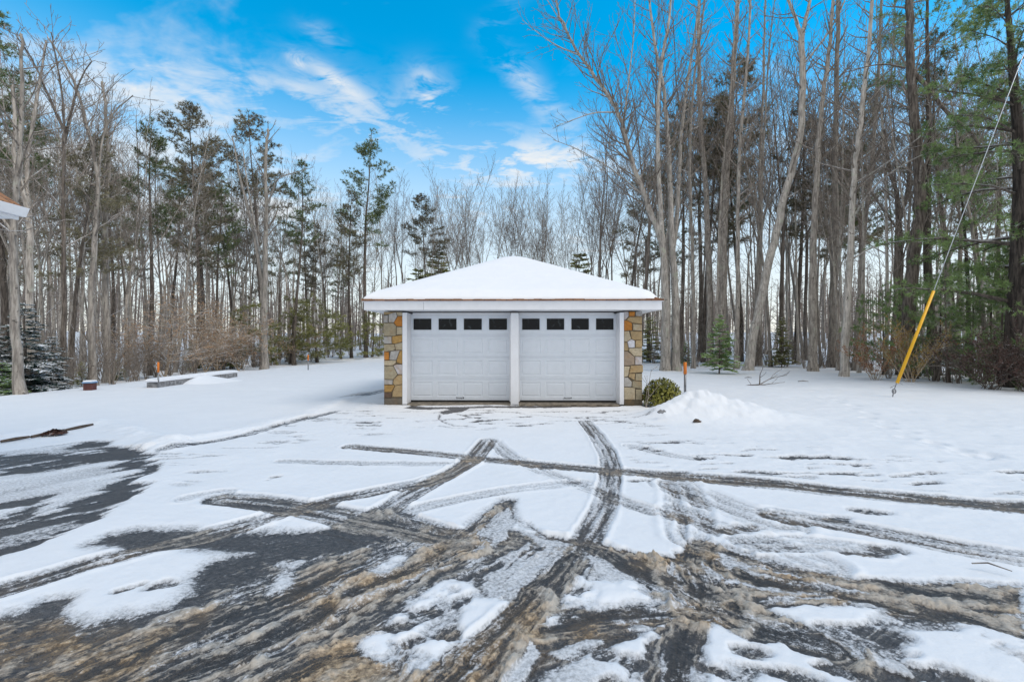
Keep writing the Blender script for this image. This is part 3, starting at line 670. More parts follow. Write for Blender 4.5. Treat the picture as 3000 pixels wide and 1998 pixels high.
# ------------------------------------------------------------------ garage
GD = 12.8
def build_garage():
    g = empty('garage', (0.01, GD, 0), R(-0.9))
    tag(g, 'white two door garage with tan mosaic stone corners and snowy hipped roof', 'garage')
    HW = 3.635; DEP = 7.25; ZT = 2.60
    lx = lambda px: (px - 1501.5) / FPX * GD
    # piers of fitted stones
    def stones(x0, x1, polys, cx0, cx1, cscale, cyoff, base_col=None):
        mb = MB()
        mb.box(x0 + 0.012, x1 - 0.002, 0.0, 0.47, -0.08, ZT); mb.c = [(0.13, 0.105, 0.07)] * 6
        r = random.Random(3)
        for pts, col in polys:
            P = []
            for u, vv in pts:
                X = x0 + (u - cx0) / (cx1 - cx0) * (x1 - x0)
                Z = EYE - ((cyoff + vv / cscale) - 999.0) / FPX * GD
                P.append((X, min(Z, ZT - 0.005)))
            ccx = sum(p[0] for p in P) / len(P); ccz = sum(p[1] for p in P) / len(P)
            area = sum(P[i][0] * P[(i + 1) % len(P)][1] - P[(i + 1) % len(P)][0] * P[i][1] for i in range(len(P)))
            if area < 0: P = P[::-1]
            d = 0.022 + r.random() * 0.012
            edge = lambda X: X
            inn = [(ccx + (p[0] - ccx) * 0.90, ccz + (p[1] - ccz) * 0.90) for p in P]
            j = 0.9 + 0.2 * r.random(); c = tuple(k * j for k in col)
            n = len(P)
            for i in range(n):
                a, b2 = P[i], P[(i + 1) % n]; ai, bi = inn[i], inn[(i + 1) % n]
                mb.face([(a[0], 0, a[1]), (b2[0], 0, b2[1]), (b2[0], -d * 0.6, b2[1]), (a[0], -d * 0.6, a[1])], c)
                mb.face([(a[0], -d * 0.6, a[1]), (b2[0], -d * 0.6, b2[1]), (bi[0], -d, bi[1]), (ai[0], -d, ai[1])], c)
            mb.face([(p[0], -d, p[1]) for p in inn], c)
        return mb
    LG = (0.42, 0.40, 0.375); TAN = (0.37, 0.265, 0.14); BE = (0.43, 0.36, 0.25); OR = (0.46, 0.18, 0.03); OC = (0.37, 0.22, 0.07); GO = (0.33, 0.28, 0.19); LI = (0.46, 0.43, 0.43)
    left = [([(312, 247), (460, 247), (465, 262), (372, 300), (314, 303)], TAN), ([(470, 247), (542, 247), (542, 318), (488, 320), (468, 270)], BE), ([(314, 312), (364, 312), (364, 402), (314, 402)], LG),
            ([(374, 302), (462, 270), (480, 325), (438, 398), (374, 400)], LG), ([(488, 326), (542, 326), (542, 450), (470, 445), (440, 402)], OR), ([(312, 408), (432, 408), (466, 450), (466, 560), (440, 570), (312, 570)], GO),
            ([(475, 458), (542, 460), (542, 548), (474, 552)], BE), ([(314, 580), (408, 576), (412, 664), (314, 664)], LG), ([(418, 576), (542, 556), (542, 640), (460, 664), (420, 664)], OC),
            ([(314, 674), (440, 674), (456, 730), (430, 750), (316, 764)], GO), ([(448, 672), (542, 648), (542, 744), (466, 744)], BE), ([(316, 770), (374, 770), (378, 866), (318, 866)], OR),
            ([(400, 760), (510, 750), (468, 870), (384, 866)], LG), ([(516, 756), (542, 752), (542, 916), (474, 900), (474, 880)], OC), ([(318, 876), (466, 876), (462, 905), (420, 935), (318, 934)], BE),
            ([(436, 940), (470, 925), (542, 925), (542, 1046), (490, 1046)], LI), ([(318, 944), (430, 944), (482, 1048), (440, 1100), (424, 1112), (320, 1104)], GO), ([(495, 1056), (542, 1056), (542, 1166), (456, 1186), (430, 1160), (436, 1112)], TAN),
            ([(320, 1112), (424, 1118), (420, 1170), (320, 1170)], LG), ([(318, 1180), (440, 1180), (446, 1196), (404, 1266), (320, 1266)], OC), ([(456, 1192), (542, 1174), (542, 1326), (420, 1326), (424, 1270)], TAN),
            ([(318, 1276), (410, 1276), (410, 1334), (320, 1334)], (0.12, 0.075, 0.05)), ([(320, 1344), (545, 1340), (545, 1440), (320, 1450)], (0.13, 0.11, 0.085))]
    right = [([(1283, 228), (1330, 228), (1332, 300), (1300, 340), (1283, 345)], LI), ([(1338, 228), (1402, 228), (1398, 300), (1338, 302)], OR), ([(1410, 228), (1480, 228), (1480, 300), (1412, 300)], LG),
             ([(1340, 310), (1478, 308), (1478, 392), (1375, 376), (1312, 344)], TAN), ([(1283, 352), (1318, 352), (1368, 382), (1372, 460), (1283, 466)], OR), ([(1380, 390), (1478, 400), (1478, 468), (1382, 462)], BE),
             ([(1283, 474), (1335, 472), (1360, 560), (1312, 592), (1283, 592)], BE), ([(1352, 472), (1478, 480), (1478, 566), (1400, 574), (1366, 560)], (0.38, 0.27, 0.14)), ([(1320, 596), (1360, 564), (1398, 582), (1398, 660), (1334, 660)], (0.52, 0.52, 0.56)),
             ([(1408, 578), (1478, 572), (1478, 656), (1408, 658)], TAN), ([(1283, 598), (1312, 598), (1330, 660), (1330, 694), (1283, 696)], TAN), ([(1338, 668), (1478, 664), (1478, 758), (1394, 756), (1338, 700)], BE),
             ([(1283, 704), (1318, 704), (1396, 764), (1396, 856), (1300, 868), (1283, 866)], (0.34, 0.26, 0.19)), ([(1405, 766), (1478, 766), (1478, 854), (1404, 856)], LI), ([(1356, 870), (1488, 860), (1488, 940), (1340, 950)], TAN),
             ([(1283, 876), (1345, 876), (1326, 985), (1283, 998)], BE), ([(1340, 958), (1402, 958), (1396, 1032), (1332, 990)], TAN), ([(1410, 960), (1480, 958), (1480, 1040), (1408, 1034)], GO),
             ([(1283, 1004), (1320, 1000), (1366, 1050), (1362, 1110), (1283, 1104)], LG), ([(1376, 1040), (1480, 1046), (1480, 1130), (1372, 1112)], GO), ([(1283, 1112), (1400, 1122), (1402, 1254), (1283, 1252)], BE), ([(1410, 1138), (1480, 1138), (1480, 1258), (1410, 1254)], GO)]
    stones(-HW, lx(1178.5), left, 310, 545, 4.238, 850).build('stone_pier', M['stone'], g)
    stones(lx(1827), HW, right, 1282, 1482, 3.92, 850).build('stone_pier', M['stone'], g)
    # side and rear walls
    w = MB()
    w.box(-HW + 0.02, -HW + 0.25, 0.475, DEP, -0.1, ZT); w.box(HW - 0.25, HW - 0.02, 0.475, DEP, -0.1, ZT); w.box(-HW + 0.26, HW - 0.26, DEP - 0.25, DEP, -0.1, ZT)
    w.build('wall', M['stone_wall'], g)
    w = MB(); w.box(-HW + 0.27, HW - 0.27, 1.6, 1.65, 0.01, ZT); w.build('partition_wall', M['rubber'], g)
    # trim round the doors
    jl0, jl1 = lx(1178.5), lx(1192.3); jr0, jr1 = lx(1814), lx(1826.5)
    DY = 0.46
    for a, b2 in ((jl0, jl1), (jr0, jr1)):
        m = MB(); m.box(a + 0.002, b2, -0.03, DY - 0.003, -0.0, ZT - 0.02); m.build('door_jamb', M['trim'], g, bevel=0.006)
    m = MB(); m.box(lx(1496.5), lx(1520), -0.03, DY + 0.1, 0.0, ZT - 0.03); m.build('door_post', M['trim'], g, bevel=0.008)
    # stop mouldings set against the doors
    sc = 13.25 / FPX
    dl = [((1199 - 1501.5) * sc, (1496 - 1501.5) * sc), ((1519 - 1501.5) * sc, (1807 - 1501.5) * sc)]
    m = MB()
    for a, b2 in dl:
        m.box(a - 0.03, a + 0.035, DY - 0.06, DY - 0.004, 0.02, ZT - 0.1); m.box(b2 - 0.035, b2 + 0.03, DY - 0.06, DY - 0.004, 0.02, ZT - 0.1)
    m.build('door_stop', M['trim'], g, bevel=0.008)
    m = MB(); m.box(jl0 + 0.2, lx(1495), DY - 0.09, DY + 0.08, 2.55, ZT - 0.004); m.box(lx(1521), jr1 - 0.2, DY - 0.09, DY + 0.08, 2.55, ZT - 0.004)
    m.box(jl0 + 0.2, lx(1495), DY - 0.045, DY - 0.002, 2.525, 2.547); m.box(lx(1521), jr1 - 0.2, DY - 0.045, DY - 0.002, 2.525, 2.547)
    m.build('header', M['trim'], g, bevel=0.006)
    # the two sectional doors
    def door(x0, x1):
        W = x1 - x0; H = 2.52; nS = 4; hs = H / nS
        mb = MB()
        cell = W / 4
        for si in range(nS):
            z0 = 0.05 + si * hs
            prof = [(0.0, 0.012), (0.007, 0.0), (0.038, 0.0), (0.044, 0.006), (0.05, 0.0), (0.105, 0.0), (hs - 0.10, 0.0), (hs - 0.044, 0.0), (hs - 0.038, 0.006), (hs - 0.032, 0.0), (hs - 0.007, 0.0), (hs, 0.012)]
            if si == nS - 1: pz = (hs - 0.492, hs - 0.108)
            else: pz = (0.105, hs - 0.10)
            zl = [(0.0, 0.012), (0.007, 0.0), (0.03, 0.0), (0.036, 0.007), (0.042, 0.0), (pz[0], 0.0), (pz[1], 0.0), (hs - 0.042, 0.0), (hs - 0.036, 0.007), (hs - 0.03, 0.0), (hs - 0.007, 0.0), (hs, 0.012)]
            xs = [0.0]; pan = []
            for c in range(4):
                pw = cell * (0.80 if si < nS - 1 else 0.79)
                a = c * cell + (cell - pw) / 2; xs += [a, a + pw]; pan.append((a, a + pw))
            xs.append(W)
            for zi in range(len(zl) - 1):
                (za, da), (zb, db) = zl[zi], zl[zi + 1]
                for xi in range(len(xs) - 1):
                    if zi == 5 and xi % 2 == 1: continue
                    mb.face([(xs[xi], da, z0 + za), (xs[xi + 1], da, z0 + za), (xs[xi + 1], db, z0 + zb), (xs[xi], db, z0 + zb)])
            for a, b2 in pan:
                rings = [(0.0, 0.0), (0.018, 0.014), (0.03, 0.014), (0.055, 0.003)] if si < nS - 1 else [(0.0, 0.0), (0.004, -0.012), (0.022, -0.012), (0.03, 0.010)]
                for (i0, d0), (i1, d1) in zip(rings[:-1], rings[1:]):
                    o = [(a + i0, d0, z0 + pz[0] + i0), (b2 - i0, d0, z0 + pz[0] + i0), (b2 - i0, d0, z0 + pz[1] - i0), (a + i0, d0, z0 + pz[1] - i0)]
                    n2 = [(a + i1, d1, z0 + pz[0] + i1), (b2 - i1, d1, z0 + pz[0] + i1), (b2 - i1, d1, z0 + pz[1] - i1), (a + i1, d1, z0 + pz[1] - i1)]
                    for q in range(4): mb.face([o[q], o[(q + 1) % 4], n2[(q + 1) % 4], n2[q]])
                i1, d1 = rings[-1]
                if si < nS - 1:
                    mb.face([(a + i1, d1, z0 + pz[0] + i1), (b2 - i1, d1, z0 + pz[0] + i1), (b2 - i1, d1, z0 + pz[1] - i1), (a + i1, d1, z0 + pz[1] - i1)])
        mb.box(0.001, W - 0.001, 0.02, 0.05, 0.05, 0.05 + H - 0.5)
        d = mb.build('garage_door', M['door_white'], g, loc=(x0, DY, 0))
        z0 = 0.05 + 3 * hs
        for c in range(4):
            pw = cell * 0.79; a = c * cell + (cell - pw) / 2
            p = MB(); p.box(a + 0.028, a + pw - 0.028, 0.0105, 0.018, z0 + hs - 0.492 + 0.028, z0 + hs - 0.108 - 0.028); p.build('window_pane', M['glass'], d)
        hx = W * 0.5
        hm = MB(); hm.tube([Vector((hx - 0.1, 0.0, 0.13)), Vector((hx - 0.085, -0.03, 0.13)), Vector((hx - 0.05, -0.04, 0.122)), Vector((hx + 0.05, -0.04, 0.122)), Vector((hx + 0.085, -0.03, 0.13)), Vector((hx + 0.1, 0.0, 0.13))], [0.02, 0.014, 0.011, 0.011, 0.014, 0.02], 8)
        hm.build('handle', M['steel'], d, smooth=True)
        sm = MB(); sm.box(0.01, W - 0.01, 0.004, 0.045, 0.004, 0.049); sm.build('bottom_seal', M['rubber'], d)
    for a, b2 in dl: door(a, b2)
    # sill of weathered concrete
    m = MB(); m.box(jl1 + 0.01, lx(1496), -0.06, DY + 0.3, -0.07, 0.0); m.box(lx(1520.5), jr0 - 0.01, -0.06, DY + 0.3, -0.07, 0.0); m.build('threshold', M['concrete'], g, bevel=0.01)
    # roof
    OV = 0.42; E = HW + OV; yF = -OV; yB = DEP + OV; zf0, zf1 = 2.625, 2.86
    m = MB(); fw = 0.03
    m.box(-E, E, yF, yF + fw, zf0, zf1); m.box(-E, E, yB - fw, yB, zf0, zf1)
    m.box(-E, -E + fw, yF + fw, yB - fw, zf0, zf1); m.box(E - fw, E, yF + fw, yB - fw, zf0, zf1)
    m.build('fascia', M['trim'], g, bevel=0.004)
    m = MB(); m.box(-E - 0.035, E + 0.035, yF - 0.035, yF - 0.002, zf1 - 0.012, zf1 + 0.028); m.box(-E - 0.035, -E - 0.002, yF, yB, zf1 - 0.012, zf1 + 0.028); m.box(E + 0.002, E + 0.035, yF, yB, zf1 - 0.012, zf1 + 0.028)
    m.build('drip_edge', M['white'], g, bevel=0.004)
    m = MB(); m.box(-2.42, -2.414, yF - 0.003, yF + 0.001, zf0 + 0.003, zf1 - 0.015); m.build('fascia_joint', M['steel'], g)
    m = MB(); m.box(-E + fw, E - fw, yF + fw + 0.001, 0.0, zf0 + 0.006, zf0 + 0.02); m.box(-E + fw, -HW + 0.02, 0.002, yB - fw, zf0 + 0.006, zf0 + 0.02); m.box(HW - 0.02, E - fw, 0.002, yB - fw, zf0 + 0.006, zf0 + 0.02)
    m.box(jl0 - 0.6, jr1 + 0.6, 0.003, DY + 0.2, zf0 + 0.004, zf0 + 0.018)
    m.build('soffit', M['trim'], g)
    zr0 = zf1 + 0.03; ymid = DEP / 2; run = E + 0.04; zp = 4.75
    ap = (0.0, ymid)
    m = MB()
    e = 0.045
    c4 = [(-E - e, yF - e), (E + e, yF - e), (E + e, yB + e), (-E - e, yB + e)]
    for i in range(4):
        a, b2 = c4[i], c4[(i + 1) % 4]
        m.face([(a[0], a[1], zr0 + 0.012), (b2[0], b2[1], zr0 + 0.012), (ap[0], ap[1], zp)])
        m.face([(a[0], a[1], zr0 - 0.02), (b2[0], b2[1], zr0 - 0.02), (b2[0], b2[1], zr0 + 0.012), (a[0], a[1], zr0 + 0.012)])
    # tabs along the front edge
    r = random.Random(5); x = -E - e
    while x < E:
        wdt = 0.2 + r.random() * 0.15; wdt = min(wdt, E + e - x)
        m.box(x + 0.004, x + wdt - 0.004, yF - e - 0.012 - r.random() * 0.006, yF - e + 0.05, zr0 - 0.018 - r.random() * 0.004, zr0 + 0.018 + r.random() * 0.016)
        x += wdt
    roof = m.build('roof', M['shingle'], g)
    # snow lying on the roof
    n = 110
    vs = []; fs = []; nz = np.random.default_rng(2)
    us = np.linspace(-1, 1, n)
    us = np.sign(us) * (1 - (1 - np.abs(us)) ** 1.5)
    U, V = np.meshgrid(us, us)
    XX = U * (E + 0.02); YY = ymid + V * ((yB - yF) / 2 + 0.02)
    mx = np.maximum(np.abs(U), np.abs(V))
    zplane = zr0 + 0.012 + (zp - zr0) * (1 - mx * (E + 0.02) / (E + e))
    edge = (1 - mx) * E
    th = 0.17 * np.sqrt(np.clip(edge / 0.30, 0, 1)) * (0.9 + 0.2 * (fbm(XX * 0.8 + 5, YY * 0.8, 3, 2)))
    # slipped back at the right front corner
    corner = np.hypot(XX - E, YY - yF); th = th * sstep(0.1, 0.42, corner + 0.2 * (fbm(XX * 3, YY * 3, 2, 1) - .5))
    pk = np.hypot(XX, YY - ymid); th = th - 0.05 * np.exp(-(pk / 0.35) ** 2)
    hipd = np.abs(np.abs(U) - np.abs(V)) * E / 1.4
    th = th - 0.035 * np.exp(-(hipd / 0.2) ** 2) * np.clip(edge / 0.3, 0, 1)
    ZZ = zplane + np.maximum(th, -0.0) - np.where(th < 0.015, 0.03, 0)
    co = np.stack([XX.ravel(), YY.ravel(), ZZ.ravel()], 1)
    q = [(j * n + i, j * n + i + 1, (j + 1) * n + i + 1, (j + 1) * n + i) for j in range(n - 1) for i in range(n - 1)]
    me = bpy.data.meshes.new('snow_cover'); me.from_pydata(co.tolist(), [], q); me.materials.append(M['snow']); me.polygons.foreach_set('use_smooth', [True] * len(q)); me.update()
    link('snow_cover', me, roof)
    return g
build_garage()

# ------------------------------------------------------------------ corner of the house
def build_house():
    d = 6.6; X1 = (85 - 1500) / FPX * d; Z1 = EYE + (999 - 612) / FPX * d
    h = empty('house', (X1 - 0.5, d, 0))
    tag(h, 'white house with brown shingle roof and white gutter at the photo edge', 'house')
    w = MB(); w.box(-6.0, -0.0, -9.5, -0.45, -0.1, Z1 - 0.16); w.build('wall', M['white'], h)
    sl = math.tan(R(33))
    r = MB()
    r.face([(0.42, -9.9, Z1 + 0.03), (0.42, -0.02, Z1 + 0.03), (-3.0, -0.02, Z1 + 0.03 + 3.42 * sl), (-3.0, -9.9, Z1 + 0.03 + 3.42 * sl)])
    r.face([(-6.42, -9.9, Z1 + 0.03), (-6.42, -0.02, Z1 + 0.03), (-3.0, -0.02, Z1 + 0.03 + 3.42 * sl), (-3.0, -9.9, Z1 + 0.03 + 3.42 * sl)][::-1])
    for i in range(24):
        y0 = -9.9 + i * 0.41
        r.box(0.40, 0.436, y0 + 0.004, y0 + 0.406, Z1 + 0.018, Z1 + 0.034)
    ro = r.build('roof', M['shingle_house'], h)
    s = ro.modifiers.new('thick', 'SOLIDIFY'); s.thickness = 0.02
    g = MB(); y = (-9.9, -0.0)
    prof = [(0.39, 0.0), (0.39, -0.12), (0.46, -0.125), (0.49, -0.06), (0.515, 0.0), (0.50, 0.0), (0.475, -0.055), (0.45, -0.11), (0.405, -0.11), (0.405, 0.0)]
    for i in range(len(prof)):
        a, b2 = prof[i], prof[(i + 1) % len(prof)]
        g.face([(a[0], y[0], Z1 + a[1]), (a[0], y[1], Z1 + a[1]), (b2[0], y[1], Z1 + b2[1]), (b2[0], y[0], Z1 + b2[1])])
    g.face([(p[0], y[1], Z1 + p[1]) for p in prof[:5]])
    g.build('gutter', M['trim'], h)
    f = MB(); f.box(0.35, 0.386, -9.9, -0.03, Z1 - 0.17, Z1 + 0.01); f.box(0.001, 0.349, -9.9, -0.03, Z1 - 0.155, Z1 - 0.14)
    n = 6
    f.face([(0.386, -0.028, Z1 - 0.17), (0.386, -0.028, Z1 + 0.012), (-3.0, -0.028, Z1 + 0.012 + 3.386 * sl), (-3.0, -0.028, Z1 - 0.17 + 3.386 * sl)])
    f.face([(0.386, -0.048, Z1 - 0.17), (0.386, -0.048, Z1 + 0.012), (-3.0, -0.048, Z1 + 0.012 + 3.386 * sl), (-3.0, -0.048, Z1 - 0.17 + 3.386 * sl)][::-1])
    f.build('fascia', M['trim'], h)
    gb = MB(); gb.face([(0, -0.46, Z1 - 0.17), (-3.0, -0.46, Z1 - 0.17 + 3.0 * sl), (-6.0, -0.46, Z1 - 0.17)]); gb.build('gable', M['white'], h)
build_house()

# ------------------------------------------------------------------ small things
def tiltcyl(a, b, r0, r1, k=10, seg=1):
    mb = MB(); pts = [a.lerp(b, i / seg) for i in range(seg + 1)]
    mb.tube(pts, [r0 + (r1 - r0) * i / seg for i in range(seg + 1)], k); return mb

def stake(px, pyt, pyb, w_px, label, orange_frac=0.38, reflect=True, lean=0.0):
    x, y = G(px, pyb); z = gz(x, y); H = (pyb - pyt) / FPX * y; r = max(0.012, w_px / FPX * y / 2)
    e = empty('driveway_marker', (x, y, z), 0.3); tag(e, label, 'driveway marker', 'orange topped snow stakes along the drive')
    m = MB(); m.tube([Vector((0, 0, -0.2)), Vector((lean * H * 0.6, 0, H * (1 - orange_frac)))], [r * 0.85, r * 0.85], 8); m.build('post', M['steel'], e, smooth=True)
    m = MB(); m.tube([Vector((lean * H * 0.6, 0, H * (1 - orange_frac))), Vector((lean * H, 0, H)), Vector((lean * H, 0, H + 0.012))], [r * 1.18, r * 1.18, r * 1.0], 8); m.build('orange_top', M['orange'], e, smooth=True)
    if reflect:
        m = MB(); m.box(-r * 2.2, r * 2.2, -r * 1.7, -r * 1.15, H * 0.80, H * 0.92); m.build('reflector', M['orange'], e)
stake(2007, 1062, 1150, 8, 'grey stake with orange top behind the snow heap beside the garage', reflect=False)
stake(464, 1062, 1136, 5, 'orange topped stake at the end of the snow capped stone slab', reflect=False)
stake(903, 1040, 1084, 3.5, 'small orange topped stake far off near the wood edge left of the garage', reflect=False)

def snow_cap(poly, z, th, parent, name='snow_cap', rim=0.06):
    """rounded slab of snow over a polygon in local xy"""
    mb = MB(); cx = sum(p[0] for p in poly) / len(poly); cy = sum(p[1] for p in poly) / len(poly)
    def ring(k, zz): return [(cx + (p[0] - cx) * k, cy + (p[1] - cy) * k, zz) for p in poly]
    rs = [ring(1.02, z), ring(1.03, z + th * 0.4), ring(0.99, z + th * 0.8), ring(0.9, z + th)]
    n = len(poly)
    for a, b in zip(rs[:-1], rs[1:]):
        for i in range(n): mb.face([a[i], a[(i + 1) % n], b[(i + 1) % n], b[i]])
    mb.face(rs[-1])
    return mb.build(name, M['snow'], parent)

def build_slab():
    # low stone wall with snow on it at the left lawn edge
    a = G(462, 1136); b = G(696, 1104)
    ang = math.atan2(b[1] - a[1], b[0] - a[0]); L = math.hypot(b[0] - a[0], b[1] - a[1])
    e = empty('stone_slab', (a[0], a[1], gz(*a)), ang)
    tag(e, 'low grey stone slab wall capped with snow at the lawn edge by the wood', 'stone wall')
    m = MB(); r = random.Random(2); x = 0
    while x < L:
        w = 0.5 + r.random() * 0.5; w = min(w, L - x)
        m.box(x + 0.006, x + w - 0.006, -0.0 - r.random() * 0.03, 0.42, -0.2, 0.20 + r.random() * 0.02); x += w
    m.build('stone', M['granite'], e, bevel=0.02)
    snow_cap([(0.0, -0.02), (L * 0.5, -0.04), (L, 0.0), (L, 0.42), (L * 0.5, 0.45), (0, 0.42)], 0.22, 0.13, e)
    dm = MB(); n = 16
    for i in range(n):
        for j in range(n):
            def pt(u, v):
                a = math.sin(math.pi * u) ** 0.8; return (L * (0.22 + 0.56 * u), -2.4 + 2.44 * v, -0.08 + 0.36 * a * v ** 1.7)
            dm.face([pt(i / n, j / n), pt((i + 1) / n, j / n), pt((i + 1) / n, (j + 1) / n), pt(i / n, (j + 1) / n)])
    dm.build('snow_drift', M['snow'], e)
build_slab()

def build_box():
    x, y = G(264, 1141)
    e = empty('utility_box', (x, y, gz(x, y)), 0.2); tag(e, 'small dark red box with pale blue snowy lid at the lawn edge', 'utility box')
    s = 22 / FPX * y / 2
    m = MB(); m.box(-s, s, -s, s, -0.1, 0.24); m.build('body', M['wood_dark'], e, bevel=0.015)
    m = MB(); m.box(-s * 1.2, s * 1.2, -s * 1.2, s * 1.2, 0.241, 0.285); ld = m.build('lid', M['blue'], e, bevel=0.012)
    snow_cap([(-s, -s), (s, -s), (s, s), (-s, s)], 0.287, 0.05, e)
build_box()

def build_kerb():
    pts = [Q(-60, 1024), Q(0, 1019), Q(70, 1008), Q(150, 992), Q(215, 979)]
    e = empty('timber_kerb', (pts[2][0], pts[2][1], 0)); tag(e, 'dark timber edging half buried in snow beside the bare asphalt', 'kerb')
    m = MB(); o = pts[2]
    for (a, b) in zip(pts[:-1], pts[1:]):
        A = Vector((a[0] - o[0], a[1] - o[1], 0.03)); B = Vector((b[0] - o[0], b[1] - o[1], 0.035)); D = (B - A).normalized(); A += D * 0.01; B -= D * 0.01
        m.tube([A, A.lerp(B, 0.5) + Vector((0, 0, 0.004)), B], [0.024, 0.03, 0.022], 4)
    m.build('timber', M['timber'], e)
build_kerb()

def leaf_pile(px, py, rad, n, label, mat, h=0.1, size=0.06, name='leaf_pile', zoff=0.0):
    x, y = G(px, py); r = random.Random(px)
    mb = MB()
    for i in range(n):
        a = r.random() * 6.283; q = rad * math.sqrt(r.random()); p = Vector((math.cos(a) * q, math.sin(a) * q * 0.7, 0.015 + h * (1 - q / rad) * r.random()))
        u = Vector((r.gauss(0, 1), r.gauss(0, 1), r.gauss(0, 0.4))).normalized(); w = u.cross(Vector((r.gauss(0, 1), r.gauss(0, 1), r.gauss(0, 1)))).normalized()
        s = size * (0.6 + 0.7 * r.random())
        mb.face([tuple(p - u * s), tuple(p + w * s * 0.4 + Vector((0, 0, 0.01))), tuple(p + u * s), tuple(p - w * s * 0.4)])
    o = mb.build(name, mat, None, loc=(x, y, gz(x, y) + zoff)); tag(o, label, 'leaf pile'); return o
leaf_pile(1891, 1168, 0.2, 240, 'little heap of brown leaves in the melted hollow at the garage corner', M['leaf_orange'], 0.16, 0.05)
leaf_pile(160, 1275, 0.2, 160, 'clump of brown leaves and soil against the timber edging', M['leaf_purple'], 0.08, 0.05, zoff=0.02)

def build_guy():
    x, y = G(2614, 1160); z = gz(x, y)
    e = empty('guy_wire', (x, y, z)); tag(e, 'steel guy wire with yellow guard tube anchored in the snowy lawn', 'guy wire')
    loc = lambda px, py: P3(px, py, y) - Vector((x, y, z))
    m = MB(); a = loc(2614, 1166); b = loc(2619, 1143)
    m.tube([a - Vector((0.01, 0, 0.25)), a, b], [0.016, 0.016, 0.016], 8)
    c = loc(2619, 1146); pts = []
    for i in range(15):
        t = 2 * math.pi * i / 14; pts.append(c + Vector((math.cos(t) * 0.055, 0, math.sin(t) * 0.07)))
    m.tube(pts, [0.018] * 15, 6, cap=False)
    m.build('anchor_eye', M['steel'], e, smooth=True)
    m = MB(); m.tube([loc(2620, 1140), loc(2632, 1108)], [0.012, 0.012], 6)
    m.tube([loc(2608, 1136), loc(2625, 1128)], [0.01, 0.006], 5); m.tube([loc(2632, 1120), loc(2645, 1127)], [0.008, 0.004], 5)
    m.build('turnbuckle', M['steel'], e, smooth=True)
    g0 = loc(2628, 1122); g1 = loc(2735, 853)
    m = MB(); m.tube([g0, g1], [0.048, 0.042], 12); m.build('guard_tube', M['yellow'], e, smooth=True)
    m = MB(); w1 = loc(3060, 0); m.tube([g1 - (g1 - g0) * 0.01, g1.lerp(w1, 0.5), w1], [0.0105, 0.0105, 0.0105], 6); m.build('wire', M['galv'], e, smooth=True)
build_guy()

# ------------------------------------------------------------------ trees
UP = Vector((0, 0, 1))
def rot_about(d, ang, az):
    ref = Vector((1, 0, 0)) if abs(d.x) < 0.8 else Vector((0, 1, 0))
    u = d.cross(ref).normalized(); w = d.cross(u)
    s = u * math.cos(az) + w * math.sin(az)
    return (d * math.cos(ang) + s * math.sin(ang)).normalized()
def limb(mb, r, p, d, L, r0, rmin, n, wander, trop, k=5, tip=0.25):
    pts = [p.copy()]; ds = [d.copy()]
    for i in range(n):
        d = (d + UP * trop / n + Vector((r.gauss(0, 1), r.gauss(0, 1), r.gauss(0, 1))) * wander).normalized()
        p = p + d * (L / n); pts.append(p.copy()); ds.append(d.copy())
    rad = [max(rmin, r0 * (1 - (1 - tip) * i / n)) for i in range(n + 1)]
    mb.tube(pts, rad, k, cap=False)
    return pts, ds, rad
def sub(r, mb, pts, ds, rad, L, lvl, cfg):
    """side branches along a limb"""
    if lvl > cfg['lv']: return
    nb = max(2, int(L * cfg['den'][lvl] * (0.75 + 0.5 * r.random())))
    n = len(pts) - 1
    for b in range(nb):
        t = cfg['t0'] + (1 - cfg['t0']) * (b + r.random()) / nb; t = min(t, 0.999); i = int(t * n); f = t * n - i
        p = pts[i].lerp(pts[i + 1], f); d = ds[i]
        cd = rot_about(d, R(cfg['ang'][lvl] * (0.7 + 0.6 * r.random())), r.random() * 6.283)
        cd = (cd + UP * cfg['up']).normalized()
        cl = L * cfg['rat'][lvl] * (1 - 0.5 * t) * (0.6 + 0.7 * r.random())
        if cl < 0.15: continue
        cr = max(cfg['rmin'], rad[i] * 0.55)
        nn = 4 if lvl <= 1 else (3 if lvl == 2 else 2)
        a, b2, c = limb(mb, r, p, cd, cl, cr, cfg['rmin'], nn, 0.13, cfg['trop'], 4 if lvl <= 1 else 3)
        sub(r, mb, a, b2, c, cl, lvl + 1, cfg)
CFG = dict(lv=3, den=[0, 2.0, 2.8, 3.0], t0=0.2, ang=[0, 42, 45, 45], rat=[0, 0.45, 0.45, 0.5], up=0.18, trop=0.35, rmin=0.0075)

